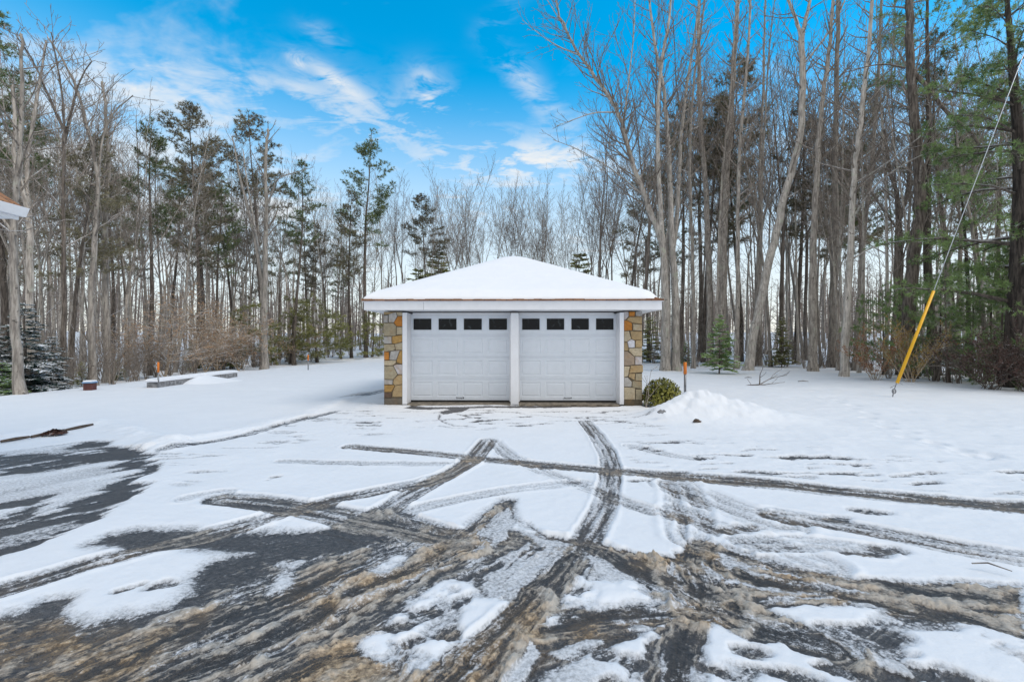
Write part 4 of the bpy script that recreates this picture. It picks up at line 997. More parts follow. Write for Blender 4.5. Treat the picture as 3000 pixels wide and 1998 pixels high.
def bare_proto(seed, H=20.0, r0=0.16, kind='pole', mat='bark', clear=0.42, twig='twig'):
    r = random.Random(seed); tr = MB(); br = MB()
    d = Vector((r.gauss(0, 0.03), r.gauss(0, 0.03), 1)).normalized()
    fork = H * (0.32 + 0.2 * r.random()) if kind == 'vase' else H
    n = int(fork / 1.0)
    p = Vector((0, 0, -0.25)); pts = [p.copy()]; ds = [d.copy()]
    for i in range(n):
        d = (d + Vector((r.gauss(0, 1), r.gauss(0, 1), 0)) * 0.028 + UP * 0.03).normalized(); p = p + d * ((fork + 0.25) / n); pts.append(p.copy()); ds.append(d.copy())
    tipf = 0.62 if kind == 'vase' else 0.14
    rad = [r0 * (1 - (1 - tipf) * (i / n) ** 0.85) + (0.09 * r0 / 0.16 * math.exp(-max(0, pts[i].z) / 0.28)) for i in range(n + 1)]
    tr.tube(pts, rad, 9)
    stems = [(pts, ds, rad, fork)]
    if kind == 'vase':
        ns = r.choice([2, 3, 3, 4]); az0 = r.random() * 6.28
        stems = []
        for s in range(ns):
            sd = rot_about(ds[-1], R(12 + 16 * r.random()), az0 + s * 6.283 / ns + r.gauss(0, 0.3))
            L = (H - fork) * (0.8 + 0.3 * r.random())
            a, b, c = limb(tr, r, pts[-1] - ds[-1] * 0.1, sd, L, rad[-1] * (0.66 if ns < 4 else 0.55), 0.02, max(5, int(L / 1.1)), 0.055, 0.35, 7, 0.14)
            stems.append((a, b, c, L))
    for (a, b, c, L) in stems:
        nb = int(L * (2.1 if kind == 'pole' else 2.6)); n = len(a) - 1
        t0 = clear if kind == 'pole' else 0.12
        for i in range(nb):
            t = t0 + (1 - t0) * ((i + r.random()) / nb) ** 0.9; t = min(t, 0.995); j = int(t * n); q = a[j].lerp(a[j + 1], t * n - j)
            cd = rot_about(b[j], R(34 + 26 * r.random()), r.random() * 6.283)
            bl = H * (0.20 if kind == 'pole' else 0.17) * (1.05 - 0.65 * (t - t0) / (1 - t0)) * (0.55 + 0.7 * r.random())
            u, v2, w = limb(br, r, q, cd, bl, max(0.013, c[j] * 0.34), 0.008, 5, 0.085, 0.5, 4)
            sub(r, br, u, v2, w, bl, 1, CFG)
        # stubs on the lower stem
        if kind == 'pole':
            for i in range(7):
                t = 0.12 + r.random() * 0.4; j = int(t * n); q = a[j]
                cd = rot_about(b[j], R(70 + 20 * r.random()), r.random() * 6.283); u, v2, w = limb(br, r, q, cd, 0.5 + 1.3 * r.random(), 0.014, 0.007, 3, 0.15, 0.1, 3)
                sub(r, br, u, v2, w, 1.0, 3, CFG)
    return [('trunk', tr.mesh('trunk', M[mat], True)), ('branches', br.mesh('branches', M[twig], False))], H

def blade(mb, p, d, L, w, r):
    s = d.cross(Vector((r.gauss(0, 1), r.gauss(0, 1), r.gauss(0, 1)))); s = s.normalized() * w * 0.5
    a = p - s; b = p + s; c = p + d * L
    mb.face([tuple(a), tuple(b), tuple(c)])
def tuft(mb, r, p, d, n, L, w, spread):
    for i in range(n):
        q = (d + Vector((r.gauss(0, 1), r.gauss(0, 1), r.gauss(0, 1) + 0.15)) * spread).normalized()
        blade(mb, p + q * 0.02, q, L * (0.6 + 0.6 * r.random()), w, r)

def pine_proto(seed, H=21.0, r0=0.2, crown0=0.5, reach=2.6, mat='bark_dark', nmat='needle', dens=1.0, lean=0.02, gap=0.25, snags=True, tn=13, tl=0.24, tw=0.036, trop=0.15):
    r = random.Random(seed); tr = MB(); br = MB(); fo = MB()
    d = Vector((r.gauss(0, lean), r.gauss(0, lean), 1)).normalized(); p = Vector((0, 0, -0.25)); n = int(H); pts = [p.copy()]
    for i in range(n):
        d = (d + Vector((r.gauss(0, 1), r.gauss(0, 1), 0)) * 0.018 + UP * 0.02).normalized(); p = p + d * ((H + 0.25) / n); pts.append(p.copy())
    rad = [r0 * (1 - 0.9 * (i / n)) + 0.06 * math.exp(-max(0, pts[i].z) / 0.3) for i in range(n + 1)]
    tr.tube(pts, rad, 9)
    def at(z):
        t = min(0.9999, max(0, (z + 0.25) / (H + 0.25))) * n; i = int(t); return pts[i].lerp(pts[i + 1], t - i), rad[i]
    # dead lower branches
    if snags:
        z = H * 0.12
        while z < H * crown0 * 1.05:
            q, rr = at(z); cd = rot_about(UP, R(75 + 30 * r.random()), r.random() * 6.283)
            L = 0.5 + 1.8 * r.random(); u, v2, w = limb(br, r, q, cd, L, 0.018, 0.008, 4, 0.12, -0.1, 3)
            sub(r, br, u, v2, w, L, 2, CFG); z += 0.22 + 0.3 * r.random()
    z = H * crown0
    while z < H - 0.25:
        t = (z - H * crown0) / (H * (1 - crown0))
        env = reach * (0.55 + 0.6 * math.sin(math.pi * min(1, t * 0.75 + 0.18))) * (1 - t ** 2.2) + 0.25
        for b in range(r.choice([2, 3, 4, 4])):
            if r.random() < gap: continue
            q, rr = at(z + r.gauss(0, 0.12)); az = r.random() * 6.283
            cd = Vector((math.cos(az), math.sin(az), 0.15 + 0.75 * t + r.gauss(0, 0.12))).normalized()
            L = env * (0.5 + 0.6 * r.random()); m = 6
            u, v2, w = limb(br, r, q, cd, L, max(0.014, rr * 0.28), 0.008, m, 0.07, trop, 4)
            nt = int(7 * L * dens) + 3
            for k in range(nt):
                f = 0.3 + 0.7 * (k + r.random()) / nt; i = min(m - 1, int(f * m)); pp = u[i].lerp(u[i + 1], min(1, f * m - i))
                side = rot_about(v2[i], R(40 + 30 * r.random()), r.random() * 6.283); side.z *= 0.45; side.normalize(); sl = (0.15 + 0.45 * r.random()) * (1.15 - f * 0.5)
                e = pp + side * sl + UP * 0.05
                br.tube([pp, e], [0.007, 0.005], 3, cap=False)
                tuft(fo, r, e, (side + UP * (0.35 if trop > 0 else -0.1)).normalized(), tn, tl, tw, 0.75)
                if r.random() < 0.6: tuft(fo, r, pp.lerp(e, 0.5), (side + UP * (0.5 if trop > 0 else 0)).normalized(), int(tn * 0.65), tl * 0.85, tw, 0.8)
        z += 0.42 + 0.25 * r.random()
    q, rr = at(H); tuft(fo, r, q, UP, 16, 0.35, 0.03, 0.5)
    return [('trunk', tr.mesh('trunk', M[mat], True)), ('branches', br.mesh('branches', M['twig'] if mat != 'bark_black' else M['bark_dark'])), ('crown', fo.mesh('crown', M[nmat]))], H

def fir_proto(seed, H=3.0, base=1.1, nmat='needle_olive', snow=0.25, den=1.0, droop=-0.25, z0=0.05, bl=0.11, bw=0.02, r0=None, shade=1.0):
    """young conifer: flat sprays of short needles, snow lying on some"""
    r = random.Random(seed); tr = MB(); fo = MB(); sn = MB()
    n = 8; pts = [Vector((r.gauss(0, 0.01) * H * i / n, r.gauss(0, 0.01) * H * i / n, -0.15 + (H + 0.15) * i / n)) for i in range(n + 1)]
    rr0 = r0 or H * 0.014
    tr.tube(pts, [rr0 * (1 - 0.88 * i / n) for i in range(n + 1)], 7)
    z = H * z0 + 0.1
    while z < H * 0.985:
        t = z / H; R0 = base * (1 - t) ** 0.8 * (0.8 + 0.35 * r.random()) + 0.06
        for b in range(max(3, int((4 + 3 * (1 - t)) * den))):
            az = r.random() * 6.283; L = R0 * (0.6 + 0.5 * r.random())
            d = Vector((math.cos(az), math.sin(az), 0.25 * t + 0.1 + r.gauss(0, 0.1))).normalized()
            u, v2, w = limb(tr, r, Vector((0, 0, z + r.gauss(0, 0.03) * H * 0.3)), d, L, rr0 * 0.35 * (1 - t) + 0.004, 0.003, 4, 0.05, droop, 3)
            k = max(4, int(L * 17 * den))
            for i in range(k):
                f = 0.2 + 0.8 * (i + r.random()) / k; j = min(3, int(f * 4)); p = u[j].lerp(u[j + 1], f * 4 - j)
                for sgn in (-1, 1):
                    s = v2[j].cross(UP).normalized() * sgn
                    q = (v2[j] * 0.75 + s * (0.7 + 0.3 * r.random()) + UP * r.gauss(0, 0.14)).normalized()
                    ln = bl * (0.7 + 0.8 * r.random()) * (1.3 - 0.6 * f) * (1 + L * 0.5)
                    e = p + q * ln
                    for m in range(4):
                        a = p.lerp(e, m / 4); s2 = q.cross(UP).normalized() * (1 if m % 2 else -1)
                        blade(fo, a, (q + s2 * 0.55 + UP * r.gauss(0.05, 0.2)).normalized(), ln * 0.55, bw * 1.4, r)
                    if r.random() < snow:
                        s3 = q.cross(UP).normalized() * bl * (0.13 + 0.2 * r.random()); o = Vector((0, 0, 0.012 + 0.02 * r.random())); a = p.lerp(e, 0.15)
                        sn.face([tuple(a - s3 + o * .3), tuple(e - s3 * 0.6 + o * .3), tuple(e + o), tuple(a + o)]); sn.face([tuple(a + o), tuple(e + o), tuple(e + s3 * 0.6 + o * .3), tuple(a + s3 + o * .3)])
        z += H * 0.035 + 0.05 + 0.03 * r.random()
    out = [('trunk', tr.mesh('trunk', M['bark_dark'])), ('crown', fo.mesh('crown', M[nmat]))]
    if snow > 0: out.append(('snow_cover', sn.mesh('snow_cover', M['snow'])))
    return out, H

def shrub_proto(seed, H=2.0, spread=0.9, stems=12, twig='twig', leaf=None, nleaf=0, lsize=0.05, up=1.6, lv=2, flat=False):
    r = random.Random(seed); st = MB(); lf = MB()
    cfg = dict(CFG); cfg['lv'] = lv; cfg['den'] = [0, 3.2, 4.5, 5]; cfg['rmin'] = 0.005; cfg['up'] = 0.05 if flat else 0.15
    if flat: cfg['trop'] = -0.1; cfg['ang'] = [0, 55, 50, 45]
    for s in range(stems):
        az = r.random() * 6.283; d = Vector((math.cos(az) * spread, math.sin(az) * spread, up * (0.6 + 0.8 * r.random()))).normalized()
        b = Vector((r.gauss(0, 0.12) * spread, r.gauss(0, 0.12) * spread, -0.1)); L = H * (0.6 + 0.5 * r.random()) / max(0.45, d.z)
        L = min(L, H * 1.6)
        u, v2, w = limb(st, r, b, d, L, 0.008 + 0.005 * H, 0.005, 6, 0.09, 0.1, 4)
        sub(r, st, u, v2, w, L, 1, cfg)
    if leaf:
        vs = st.v; m = len(vs)
        for i in range(nleaf):
            p = Vector(vs[r.randrange(m)])
            if p.z < H * 0.1: continue
            u = Vector((r.gauss(0, 1), r.gauss(0, 1), r.gauss(0, 0.6))).normalized(); w = u.cross(Vector((r.gauss(0, 1), r.gauss(0, 1), r.gauss(0, 1)))).normalized(); s = lsize * (0.6 + 0.8 * r.random())
            lf.face([tuple(p), tuple(p + u * s + w * s * 0.45), tuple(p + u * s * 2), tuple(p + u * s - w * s * 0.45)])
    out = [('stems', st.mesh('stems', M[twig]))]
    if leaf: out.append(('foliage', lf.mesh('foliage', M[leaf])))
    return out, H

def place(name, proto, x, y, H, label, cat, group=None, rz=None, lean=(0, 0), z=None, wide=1.0):
    parts, h0 = proto; s = H / h0
    e = empty(name, (x, y, gz(x, y) if z is None else z), random.random() * 6.283 if rz is None else rz, s)
    e.rotation_euler = (lean[0], lean[1], e.rotation_euler[2]); e.scale = (s * wide, s * wide, s)
    tag(e, label, cat, group)
    for nm, me in parts: link(nm, me, e)
    return e

random.seed(11)
POLE = [bare_proto(20 + i, 20, 0.11 + 0.018 * (i % 3), 'pole', ['bark', 'bark_pale', 'bark'][i % 3], 0.28 + 0.05 * (i % 4)) for i in range(6)]
VASE = [bare_proto(40 + i, 20, 0.15, 'vase', ['bark', 'bark', 'bark_pale'][i % 3]) for i in range(5)]
VDARK = [bare_proto(50 + i, 20, 0.14, 'vase', 'twig_dark', 0.42, 'twig_dark') for i in range(4)]
THIN = [bare_proto(60 + i, 14, 0.065, 'pole', 'bark', 0.25) for i in range(3)]
PINE = [pine_proto(70 + i, 21, 0.2, [0.5, 0.42, 0.58, 0.45][i], [2.6, 2.9, 2.3, 2.4][i], 'bark_dark', ['needle', 'needle_brown', 'needle', 'needle_brown'][i], 1.45, gap=0.2) for i in range(4)]
TOPPINE = [pine_proto(80 + i, 21, 0.17, 0.62, 3.0, 'bark_dark', 'needle_brown', 1.8, gap=0.1) for i in range(2)]

# where the wood begins, seen from the drive: photo x -> distance of the first trees
EDGE = [(-400, 15), (0, 15.6), (300, 19), (460, 23), (620, 27), (800, 36), (1000, 45), (1100, 48), (1500, 48), (1870, 37), (1930, 31), (2100, 30.5), (2380, 28), (2480, 25), (2600, 21), (2800, 18.5), (3000, 17.2), (3400, 15)]
def edge(px):
    for (a, da), (b, db) in zip(EDGE[:-1], EDGE[1:]):
        if a <= px <= b: return da + (db - da) * (px - a) / (b - a)
    return 16
def wx(px, d): return (px - 1500) / FPX * d

taken = []
def free(x, y, m):
    for a, b in taken:
        if (a - x) ** 2 + (b - y) ** 2 < m * m: return False
    taken.append((x, y)); return True

def hero(name, stems, label, cat, mat='bark', group=None, twig='twig', seed=1, side_len=2.2, side_t0=0.35, dens=1.3, cfg=CFG, side_n=None):
    """tree traced stem by stem: each stem a list of (px, py, depth offset), with start and end radius"""
    r = random.Random(seed)
    (px, py, _), d0 = stems[0][0][0], stems[0][1]
    base = P3(px, py, d0); z = gz(base.x, base.y); base.z = z
    e = empty(name, tuple(base)); tag(e, label, cat, group)
    br = MB()
    for (pts, d, r0, r1, opts) in stems:
        W = [P3(a, b, d + c) - base for a, b, c in pts]
        if opts.get('ground', True): W[0].z = -0.2
        # smooth
        for _ in range(2):
            q = [W[0]]
            for a, b in zip(W[:-1], W[1:]): q += [a.lerp(b, 0.25), a.lerp(b, 0.75)]
            q.append(W[-1]); W = q
        n = len(W) - 1; jit = [Vector((r.gauss(0, 1), r.gauss(0, 1), 0)) * r0 * 0.10 for _ in W]
        W = [w + (j if 0 < i < n else Vector()) for i, (w, j) in enumerate(zip(W, jit))]
        ln = [0]
        for a, b in zip(W[:-1], W[1:]): ln.append(ln[-1] + (b - a).length)
        rad = [r0 + (r1 - r0) * (l / ln[-1]) ** 0.85 + (0.35 * r0 * math.exp(-max(0, w.z) / 0.3) if opts.get('ground', True) else 0) for l, w in zip(ln, W)]
        tm = MB(); tm.tube(W, rad, 11 if r0 > 0.12 else 7); tm.build('trunk' if opts.get('ground', True) else 'limb', M[opts.get('mat', mat)], e, smooth=True)
        L = ln[-1]; t0 = opts.get('t0', side_t0); nb = int(L * opts.get('dens', dens)); sl = opts.get('len', side_len)
        ds = [((W[min(n, i + 1)] - W[max(0, i - 1)]).normalized()) for i in range(n + 1)]
        for i in range(nb):
            t = min(0.99, t0 + (1 - t0) * (i + r.random()) / nb); k = min(range(n + 1), key=lambda q: abs(ln[q] - t * L)); k = min(k, n - 1)
            p = W[k].lerp(W[k + 1], r.random())
            cd = rot_about(ds[k], R(35 + 28 * r.random()), r.random() * 6.283)
            bl = sl * (1.1 - 0.5 * (t - t0) / (1 - t0)) * (0.5 + 0.8 * r.random())
            u, v2, w = limb(br, r, p, cd, bl, max(0.014, min(0.05, rad[k] * 0.4)), 0.008, 6, 0.09, 0.4, 5)
            sub(r, br, u, v2, w, bl, 1, cfg)
    br.build('branches', M[twig], e)
    return e

def build_heroes():
    S = []
    d = 27.0
    hero('bare_tree', [
        ([(1950, 1082, 0), (1950, 900, 0), (1947, 780, 0), (1937, 700, 0), (1900, 600, 0), (1861, 509, 0.3), (1826, 370, 0.5), (1786, 286, 0.6), (1715, 190, 0.6), (1670, 116, 0.4), (1638, 45, 0.2), (1615, -60, 0)], d, 0.27, 0.04, dict(t0=0.38, len=3.2, dens=2.8)),
        ([(1979, 1090, 0.2), (1980, 900, 0.2), (1972, 780, 0.2), (1964, 650, 0.2), (1958, 400, 0), (1945, 260, -0.2), (1915, 120, -0.4), (1900, -40, -0.6)], d, 0.27, 0.05, dict(t0=0.45, len=2.6, dens=1.4)),
        ([(1942, 720, 0), (1930, 560, -0.5), (1926, 312, -0.9), (1938, 178, -1), (1964, 45, -1), (1972, -120, -1)], d, 0.15, 0.05, dict(ground=False, t0=0.3, len=2.6)),
        ([(1966, 760, 0.2), (1985, 640, 0.8), (1992, 430, 1.0), (2010, 250, 1.2), (2040, 80, 1.2), (2060, -100, 1.2)], d, 0.15, 0.04, dict(ground=False, t0=0.3, len=2.6)),
        ([(1826, 372, 0.5), (1836, 280, 0.9), (1857, 110, 1.1), (1862, -60, 1.2)], d, 0.06, 0.025, dict(ground=False, t0=0.2, len=2.2, dens=2.2)),
        ([(1803, 330, 0.5), (1740, 330, 0.0), (1690, 348, -0.4), (1630, 370, -0.6)], d, 0.05, 0.014, dict(ground=False, t0=0.15, len=1.6, dens=2)),
        ([(1880, 570, 0.2), (1800, 500, -0.6), (1700, 440, -1.0), (1620, 410, -1.2)], d, 0.05, 0.014, dict(ground=False, t0=0.15, len=1.7, dens=2)),
        ([(1700, 165, 0.5), (1640, 140, 0), (1590, 110, -0.4), (1530, 60, -0.6)], d, 0.04, 0.012, dict(ground=False, t0=0.1, len=1.6, dens=2)),
        ([(1676, 125, 0.4), (1640, 60, 0.9), (1590, -20, 1.2)], d, 0.045, 0.02, dict(ground=False, t0=0.1, len=1.6, dens=2)),
    ], 'tall twin trunked bare maple rising just right of the garage, one limb leaning over it', 'tree', 'bark_pale', seed=3)
    hero('bare_tree', [
        ([(2190, 1087, 0), (2206, 980, 0), (2223, 912, 0), (2250, 778, 0), (2277, 670, 0), (2295, 580, 0), (2330, 469, 0), (2353, 357, 0), (2350, 178, 0), (2346, 90, 0)], 27.6, 0.27, 0.16, dict(t0=0.5, len=1.8, dens=0.9)),
        ([(2347, 110, 0), (2330, 50, 0), (2308, 0, -0.2), (2290, -90, -0.4)], 27.6, 0.11, 0.06, dict(ground=False, t0=0.1, len=2.6, dens=2)),
        ([(2347, 110, 0), (2362, 50, 0.2), (2375, 0, 0.4), (2385, -120, 0.6)], 27.6, 0.12, 0.06, dict(ground=False, t0=0.1, len=2.6, dens=2)),
        ([(2354, 190, 0), (2420, 110, -0.6), (2470, 20, -1.0), (2500, -80, -1.2)], 27.6, 0.06, 0.03, dict(ground=False, t0=0.1, len=2.2, dens=2)),
    ], 'thick bare tree leaning to the right with peeling bark at the lawn edge', 'tree', 'bark_pale', seed=4)
    hero('bare_tree', [([(2379, 1090, 0), (2380, 900, 0), (2383, 700, 0), (2392, 500, 0), (2400, 400, 0), (2408, 300, 0), (2430, 150, 0), (2445, -60, 0)], 26.7, 0.25, 0.07, dict(t0=0.5, len=2.2))],
         'straight mossy grey trunk at the edge of the right lawn', 'tree', 'bark', seed=5)
    hero('bare_tree', [([(2472, 1103, 0), (2480, 950, 0), (2490, 750, 0), (2495, 600, 0), (2504, 490, 0), (2520, 350, 0), (2545, 150, 0), (2560, -60, 0)], 22.9, 0.19, 0.07, dict(t0=0.4, len=2.6, dens=1.6)),
                       ([(2498, 640, 0), (2560, 540, -1), (2680, 460, -2), (2800, 420, -3)], 22.9, 0.05, 0.015, dict(ground=False, t0=0.1, len=1.6)),
                       ([(2496, 760, 0), (2560, 720, -1), (2680, 700, -2), (2760, 695, -3)], 22.9, 0.04, 0.012, dict(ground=False, t0=0.1, len=1.2)),
                       ([(2500, 540, 0), (2600, 480, -1), (2720, 380, -2), (2850, 300, -3)], 22.9, 0.045, 0.012, dict(ground=False, t0=0.1, len=1.6))],
         'pale birch-like tree nearest the lawn with long snowy limbs reaching right', 'tree', 'bark_pale', seed=6)
    hero('bare_tree', [([(2437, 1072, 0), (2440, 900, 0), (2448, 700, 0), (2446, 500, 0), (2450, 300, 0), (2455, 60, 0), (2460, -80, 0)], 30.5, 0.27, 0.1, dict(t0=0.45, len=2.2)),
                       ([(2452, 1074, 0.5), (2453, 960, 0.5), (2455, 850, 0.5)], 30.5, 0.12, 0.1, dict(t0=0.9, dens=0.1, mat='bark'))],
         'dark grey trunk with a broken stump against its foot behind the pale birch', 'tree', 'bark', seed=7)
    hero('bare_tree', [([(2115, 1066, 0), (2115, 900, 0), (2120, 700, 0), (2130, 500, 0), (2138, 380, 0), (2150, 200, 0), (2160, 0, 0), (2165, -80, 0)], 33, 0.36, 0.12, dict(t0=0.5, len=2.6))],
         'thick grey trunk directly behind the young green fir', 'tree', 'bark', seed=8)
    hero('bare_tree', [([(2080, 1066, 0), (2080, 900, 0), (2076, 700, 0), (2065, 500, 0), (2050, 350, 0), (2046, 150, 0), (2050, -80, 0)], 33.5, 0.27, 0.1, dict(t0=0.45, len=2.6))],
         'grey trunk close left of the thick trunk behind the young fir', 'tree', 'bark', seed=9)
    hero('bare_tree', [([(2031, 1080, 0), (2033, 950, 0), (2030, 800, 0), (2024, 650, 0), (2020, 450, 0), (2030, 250, 0), (2060, 50, 0), (2070, -80, 0)], 29.5, 0.14, 0.05, dict(t0=0.3, len=2.4))],
         'slim dark trunk between the twin maple and the young fir', 'tree', 'bark', seed=10)
    hero('bare_tree', [([(2157, 1082, 0), (2160, 950, 0), (2162, 800, 0), (2160, 600, 0), (2168, 400, 0), (2190, 200, 0), (2200, -60, 0)], 28.8, 0.16, 0.06, dict(t0=0.35, len=2.4))],
         'slim lichened trunk between the young fir and the leaning tree', 'tree', 'bark', seed=12)
    hero('bare_tree', [([(2227, 1072, 0), (2226, 900, 0), (2222, 700, 0), (2226, 500, 0), (2235, 300, 0), (2240, 60, 0), (2245, -50, 0)], 32, 0.15, 0.05, dict(t0=0.35, len=2.4))],
         'slim straight trunk just right of the foot of the leaning tree', 'tree', 'bark', seed=13)
    hero('bare_tree', [([(2503, 1056, 0), (2515, 900, 0), (2530, 700, 0), (2550, 500, 0), (2570, 300, 0), (2580, 60, 0), (2585, -60, 0)], 27, 0.15, 0.06, dict(t0=0.35, len=2.2))],
         'slim trunk leaning right behind the pale birch and the rusty shrub', 'tree', 'bark', seed=14)
    # dark pine right
    pc = dict(CFG); pc['rmin'] = 0.008
    hero('pine_tree', [([(2658, 1118, 0), (2660, 950, 0), (2668, 800, 0), (2687, 690, 0), (2696, 600, 0), (2690, 450, 0), (2676, 300, 0), (2662, 170, 0), (2664, 0, 0), (2668, -120, 0)], 21.5, 0.31, 0.13, dict(t0=0.4, len=2.6, dens=1.3)),
                       ([(2680, 215, 0), (2730, 270, -0.6), (2770, 330, -1), (2850, 390, -1.6), (2880, 450, -1.8)], 21.5, 0.10, 0.05, dict(ground=False, t0=0.2, len=1.4)),
                       ([(2650, 200, 0), (2580, 185, -0.4), (2470, 215, -0.8)], 21.5, 0.05, 0.015, dict(ground=False, t0=0.2, len=1.4))],
         'tall dark pine trunk standing behind the yellow guy guard', 'tree', 'bark_dark', seed=15)
    hero('bare_tree', [([(2640, 1080, 0), (2640, 900, 0), (2636, 760, 0), (2638, 640, 0), (2625, 560, 0), (2600, 480, 0), (2590, 380, 0)], 24, 0.2, 0.06, dict(t0=0.35, len=2.2)),
                       ([(2638, 640, 0), (2660, 560, 0.3), (2665, 470, 0.5), (2680, 330, 0.6)], 24, 0.10, 0.03, dict(ground=False, t0=0.2, len=2.0))],
         'forked dark tree just left of the tall dark pine', 'tree', 'bark_dark', seed=16)
    # left
    hero('bare_tree', [([(775, 1075, 0), (774, 950, 0), (776, 800, 0), (779, 670, 0), (778, 446, 0), (786, 380, 0)], 31, 0.25, 0.08, dict(t0=0.5, len=1.8)),
                       ([(774, 860, 0), (755, 740, 0.2), (732, 625, 0.3), (700, 513, 0.4), (690, 446, 0.4), (680, 400, 0.4)], 31, 0.16, 0.04, dict(ground=False, t0=0.4, len=1.8)),
                       ([(760, 770, 0.2), (745, 650, 0.8), (728, 560, 1.0), (712, 440, 1)], 31, 0.1, 0.03, dict(ground=False, t0=0.4, len=1.8)),
                       ([(780, 610, 0), (800, 560, -0.3), (812, 520, -0.5), (860, 508, -0.8), (920, 490, -1)], 31, 0.07, 0.015, dict(ground=False, t0=0.2, len=1.4))],
         'pale smooth tree forking into several stems in the middle of the left wood', 'tree', 'bark_pale', seed=21)
    hero('bare_tree', [([(58, 1158, 0), (50, 1000, 0), (42, 850, 0), (38, 700, 0), (42, 600, 0), (60, 450, 0), (66, 250, 0), (62, 100, 0)], 15.4, 0.15, 0.04, dict(t0=0.4, len=2.0)),
                       ([(40, 690, 0), (10, 640, -0.2), (-60, 560, -0.3)], 15.4, 0.04, 0.02, dict(ground=False)), ([(45, 690, 0), (90, 668, -0.5), (155, 655, -0.8)], 15.4, 0.035, 0.01, dict(ground=False, t0=0.1, len=0.8))],
         'grey trunk at the lawn edge nearest the house, with two low limbs', 'tree', 'bark', seed=22)
    hero('bare_tree', [([(85, 1120, 0), (88, 950, 0), (90, 800, 0), (88, 640, 0), (70, 560, 0), (40, 480, 0), (46, 380, 0), (40, 250, 0)], 18, 0.17, 0.05, dict(t0=0.5, len=2)),
                       ([(86, 640, 0), (75, 500, 0.3), (100, 350, 0.4), (120, 220, 0.4), (135, 120, 0.4)], 18, 0.09, 0.03, dict(ground=False, t0=0.3, len=2.4))],
         'crooked forked tree rising behind the house gutter', 'tree', 'bark', seed=23)
    hero('bare_tree', [([(270, 1128, 0), (268, 950, 0), (270, 800, 0), (282, 650, 0), (290, 500, 0), (250, 350, 0), (215, 220, 0), (140, 110, 0)], 20, 0.16, 0.03, dict(t0=0.35, len=2.4)),
                       ([(288, 520, 0), (300, 400, 0.3), (330, 330, 0.5), (390, 280, 0.6)], 20, 0.06, 0.02, dict(ground=False, t0=0.2, len=1.8))],
         'smooth grey trunk behind the small blue lidded box', 'tree', 'bark', seed=24)
    hero('bare_tree', [([(316, 1112, 0), (312, 950, 0), (310, 800, 0), (308, 650, 0), (320, 500, 0), (312, 340, 0), (300, 240, 0)], 21.5, 0.18, 0.05, dict(t0=0.4, len=2.2))],
         'stout grey trunk right of the small blue lidded box', 'tree', 'bark', seed=25)
    hero('bare_tree', [([(184, 1130, 0), (190, 950, 0), (186, 700, 0), (185, 450, 0), (190, 330, 0), (170, 200, 0), (150, 95, 0)], 19, 0.12, 0.02, dict(t0=0.4, len=2.8, dens=2.0)),
                       ([(188, 420, 0), (215, 300, 0.4), (240, 220, 0.5), (270, 180, 0.6)], 19, 0.06, 0.02, dict(ground=False, t0=0.1, len=2, dens=2)), ([(187, 380, 0), (140, 280, -0.4), (100, 180, -0.6), (50, 110, -0.8)], 19, 0.06, 0.02, dict(ground=False, t0=0.1, len=2, dens=2))],
         'bare tree with the widest fan of dark twigs at the upper left', 'tree', 'bark_dark', seed=26)
build_heroes()

# named pines: px of trunk, px top, distance, prototype
def named_pines():
    L = [
        (205, 380, 20.5, PINE[1], 'dark trunked pine with a needle nest of dead branches behind the red box'),
        (440, 345, 26, PINE[0], 'green pine with a bent crown above the stone slab'),
        (590, 298, 36, TOPPINE[0], 'tall pine with flat topped brown green crown left of the skyline gap'),
        (578, 420, 33, PINE[3], 'thin crowned pine just under the tall flat topped pine'),
        (778, 335, 40, TOPPINE[1], 'rounded pine crown rising behind the pale forked tree'),
        (862, 470, 38, PINE[2], 'dense olive pine right of the pale forked tree'),
        (690, 520, 44, PINE[1], 'shorter brown pine behind the pale forked tree'),
        (1072, 390, 47, PINE[0], 'lone green pine standing highest left of the garage roof'),
        (1030, 560, 46, PINE[3], 'brown pine close left of the lone green pine'),
        (960, 640, 52, PINE[1], 'low brown pine in the gap left of the lone green pine'),
        (1255, 575, 50, TOPPINE[0], 'small dark pine among bare trees over the left roof slope'),
        (1835, 480, 42, PINE[1], 'ragged pine seen through the twin maple'),
        (1995, 280, 36, TOPPINE[0], 'pine with a thick brown crown behind the twin maple'),
        (2105, 180, 36, TOPPINE[1], 'dense greyish pine crown behind the slim trunks right of the twin maple'),
        (2170, 330, 38, PINE[2], 'pine half hidden by bare trunks left of the leaning tree'),
        (2475, 230, 34, PINE[1], 'pine with brown lower branches between the leaning tree and the dark pine'),
        (2430, 420, 40, PINE[3], 'shorter pine behind the mossy grey trunk'),
        (120, 480, 27, PINE[1], 'brown needled pine behind the house gutter'),
        (330, 420, 29, PINE[3], 'brown needled pine between the red box and the stone slab'),
        (10, 60, 20, PINE[2], 'tall pine at the left photo edge above the house roof'),
    ]
    for i, (px, pt, d, pr, lab) in enumerate(L):
        x = wx(px, d); z = gz(x, d); H = EYE + (999 - pt) / FPX * d - z
        taken.append((x, d))
        place('pine_tree', pr, x, d, H, lab, 'tree', 'pines in the wood', rz=i * 1.7)
named_pines()

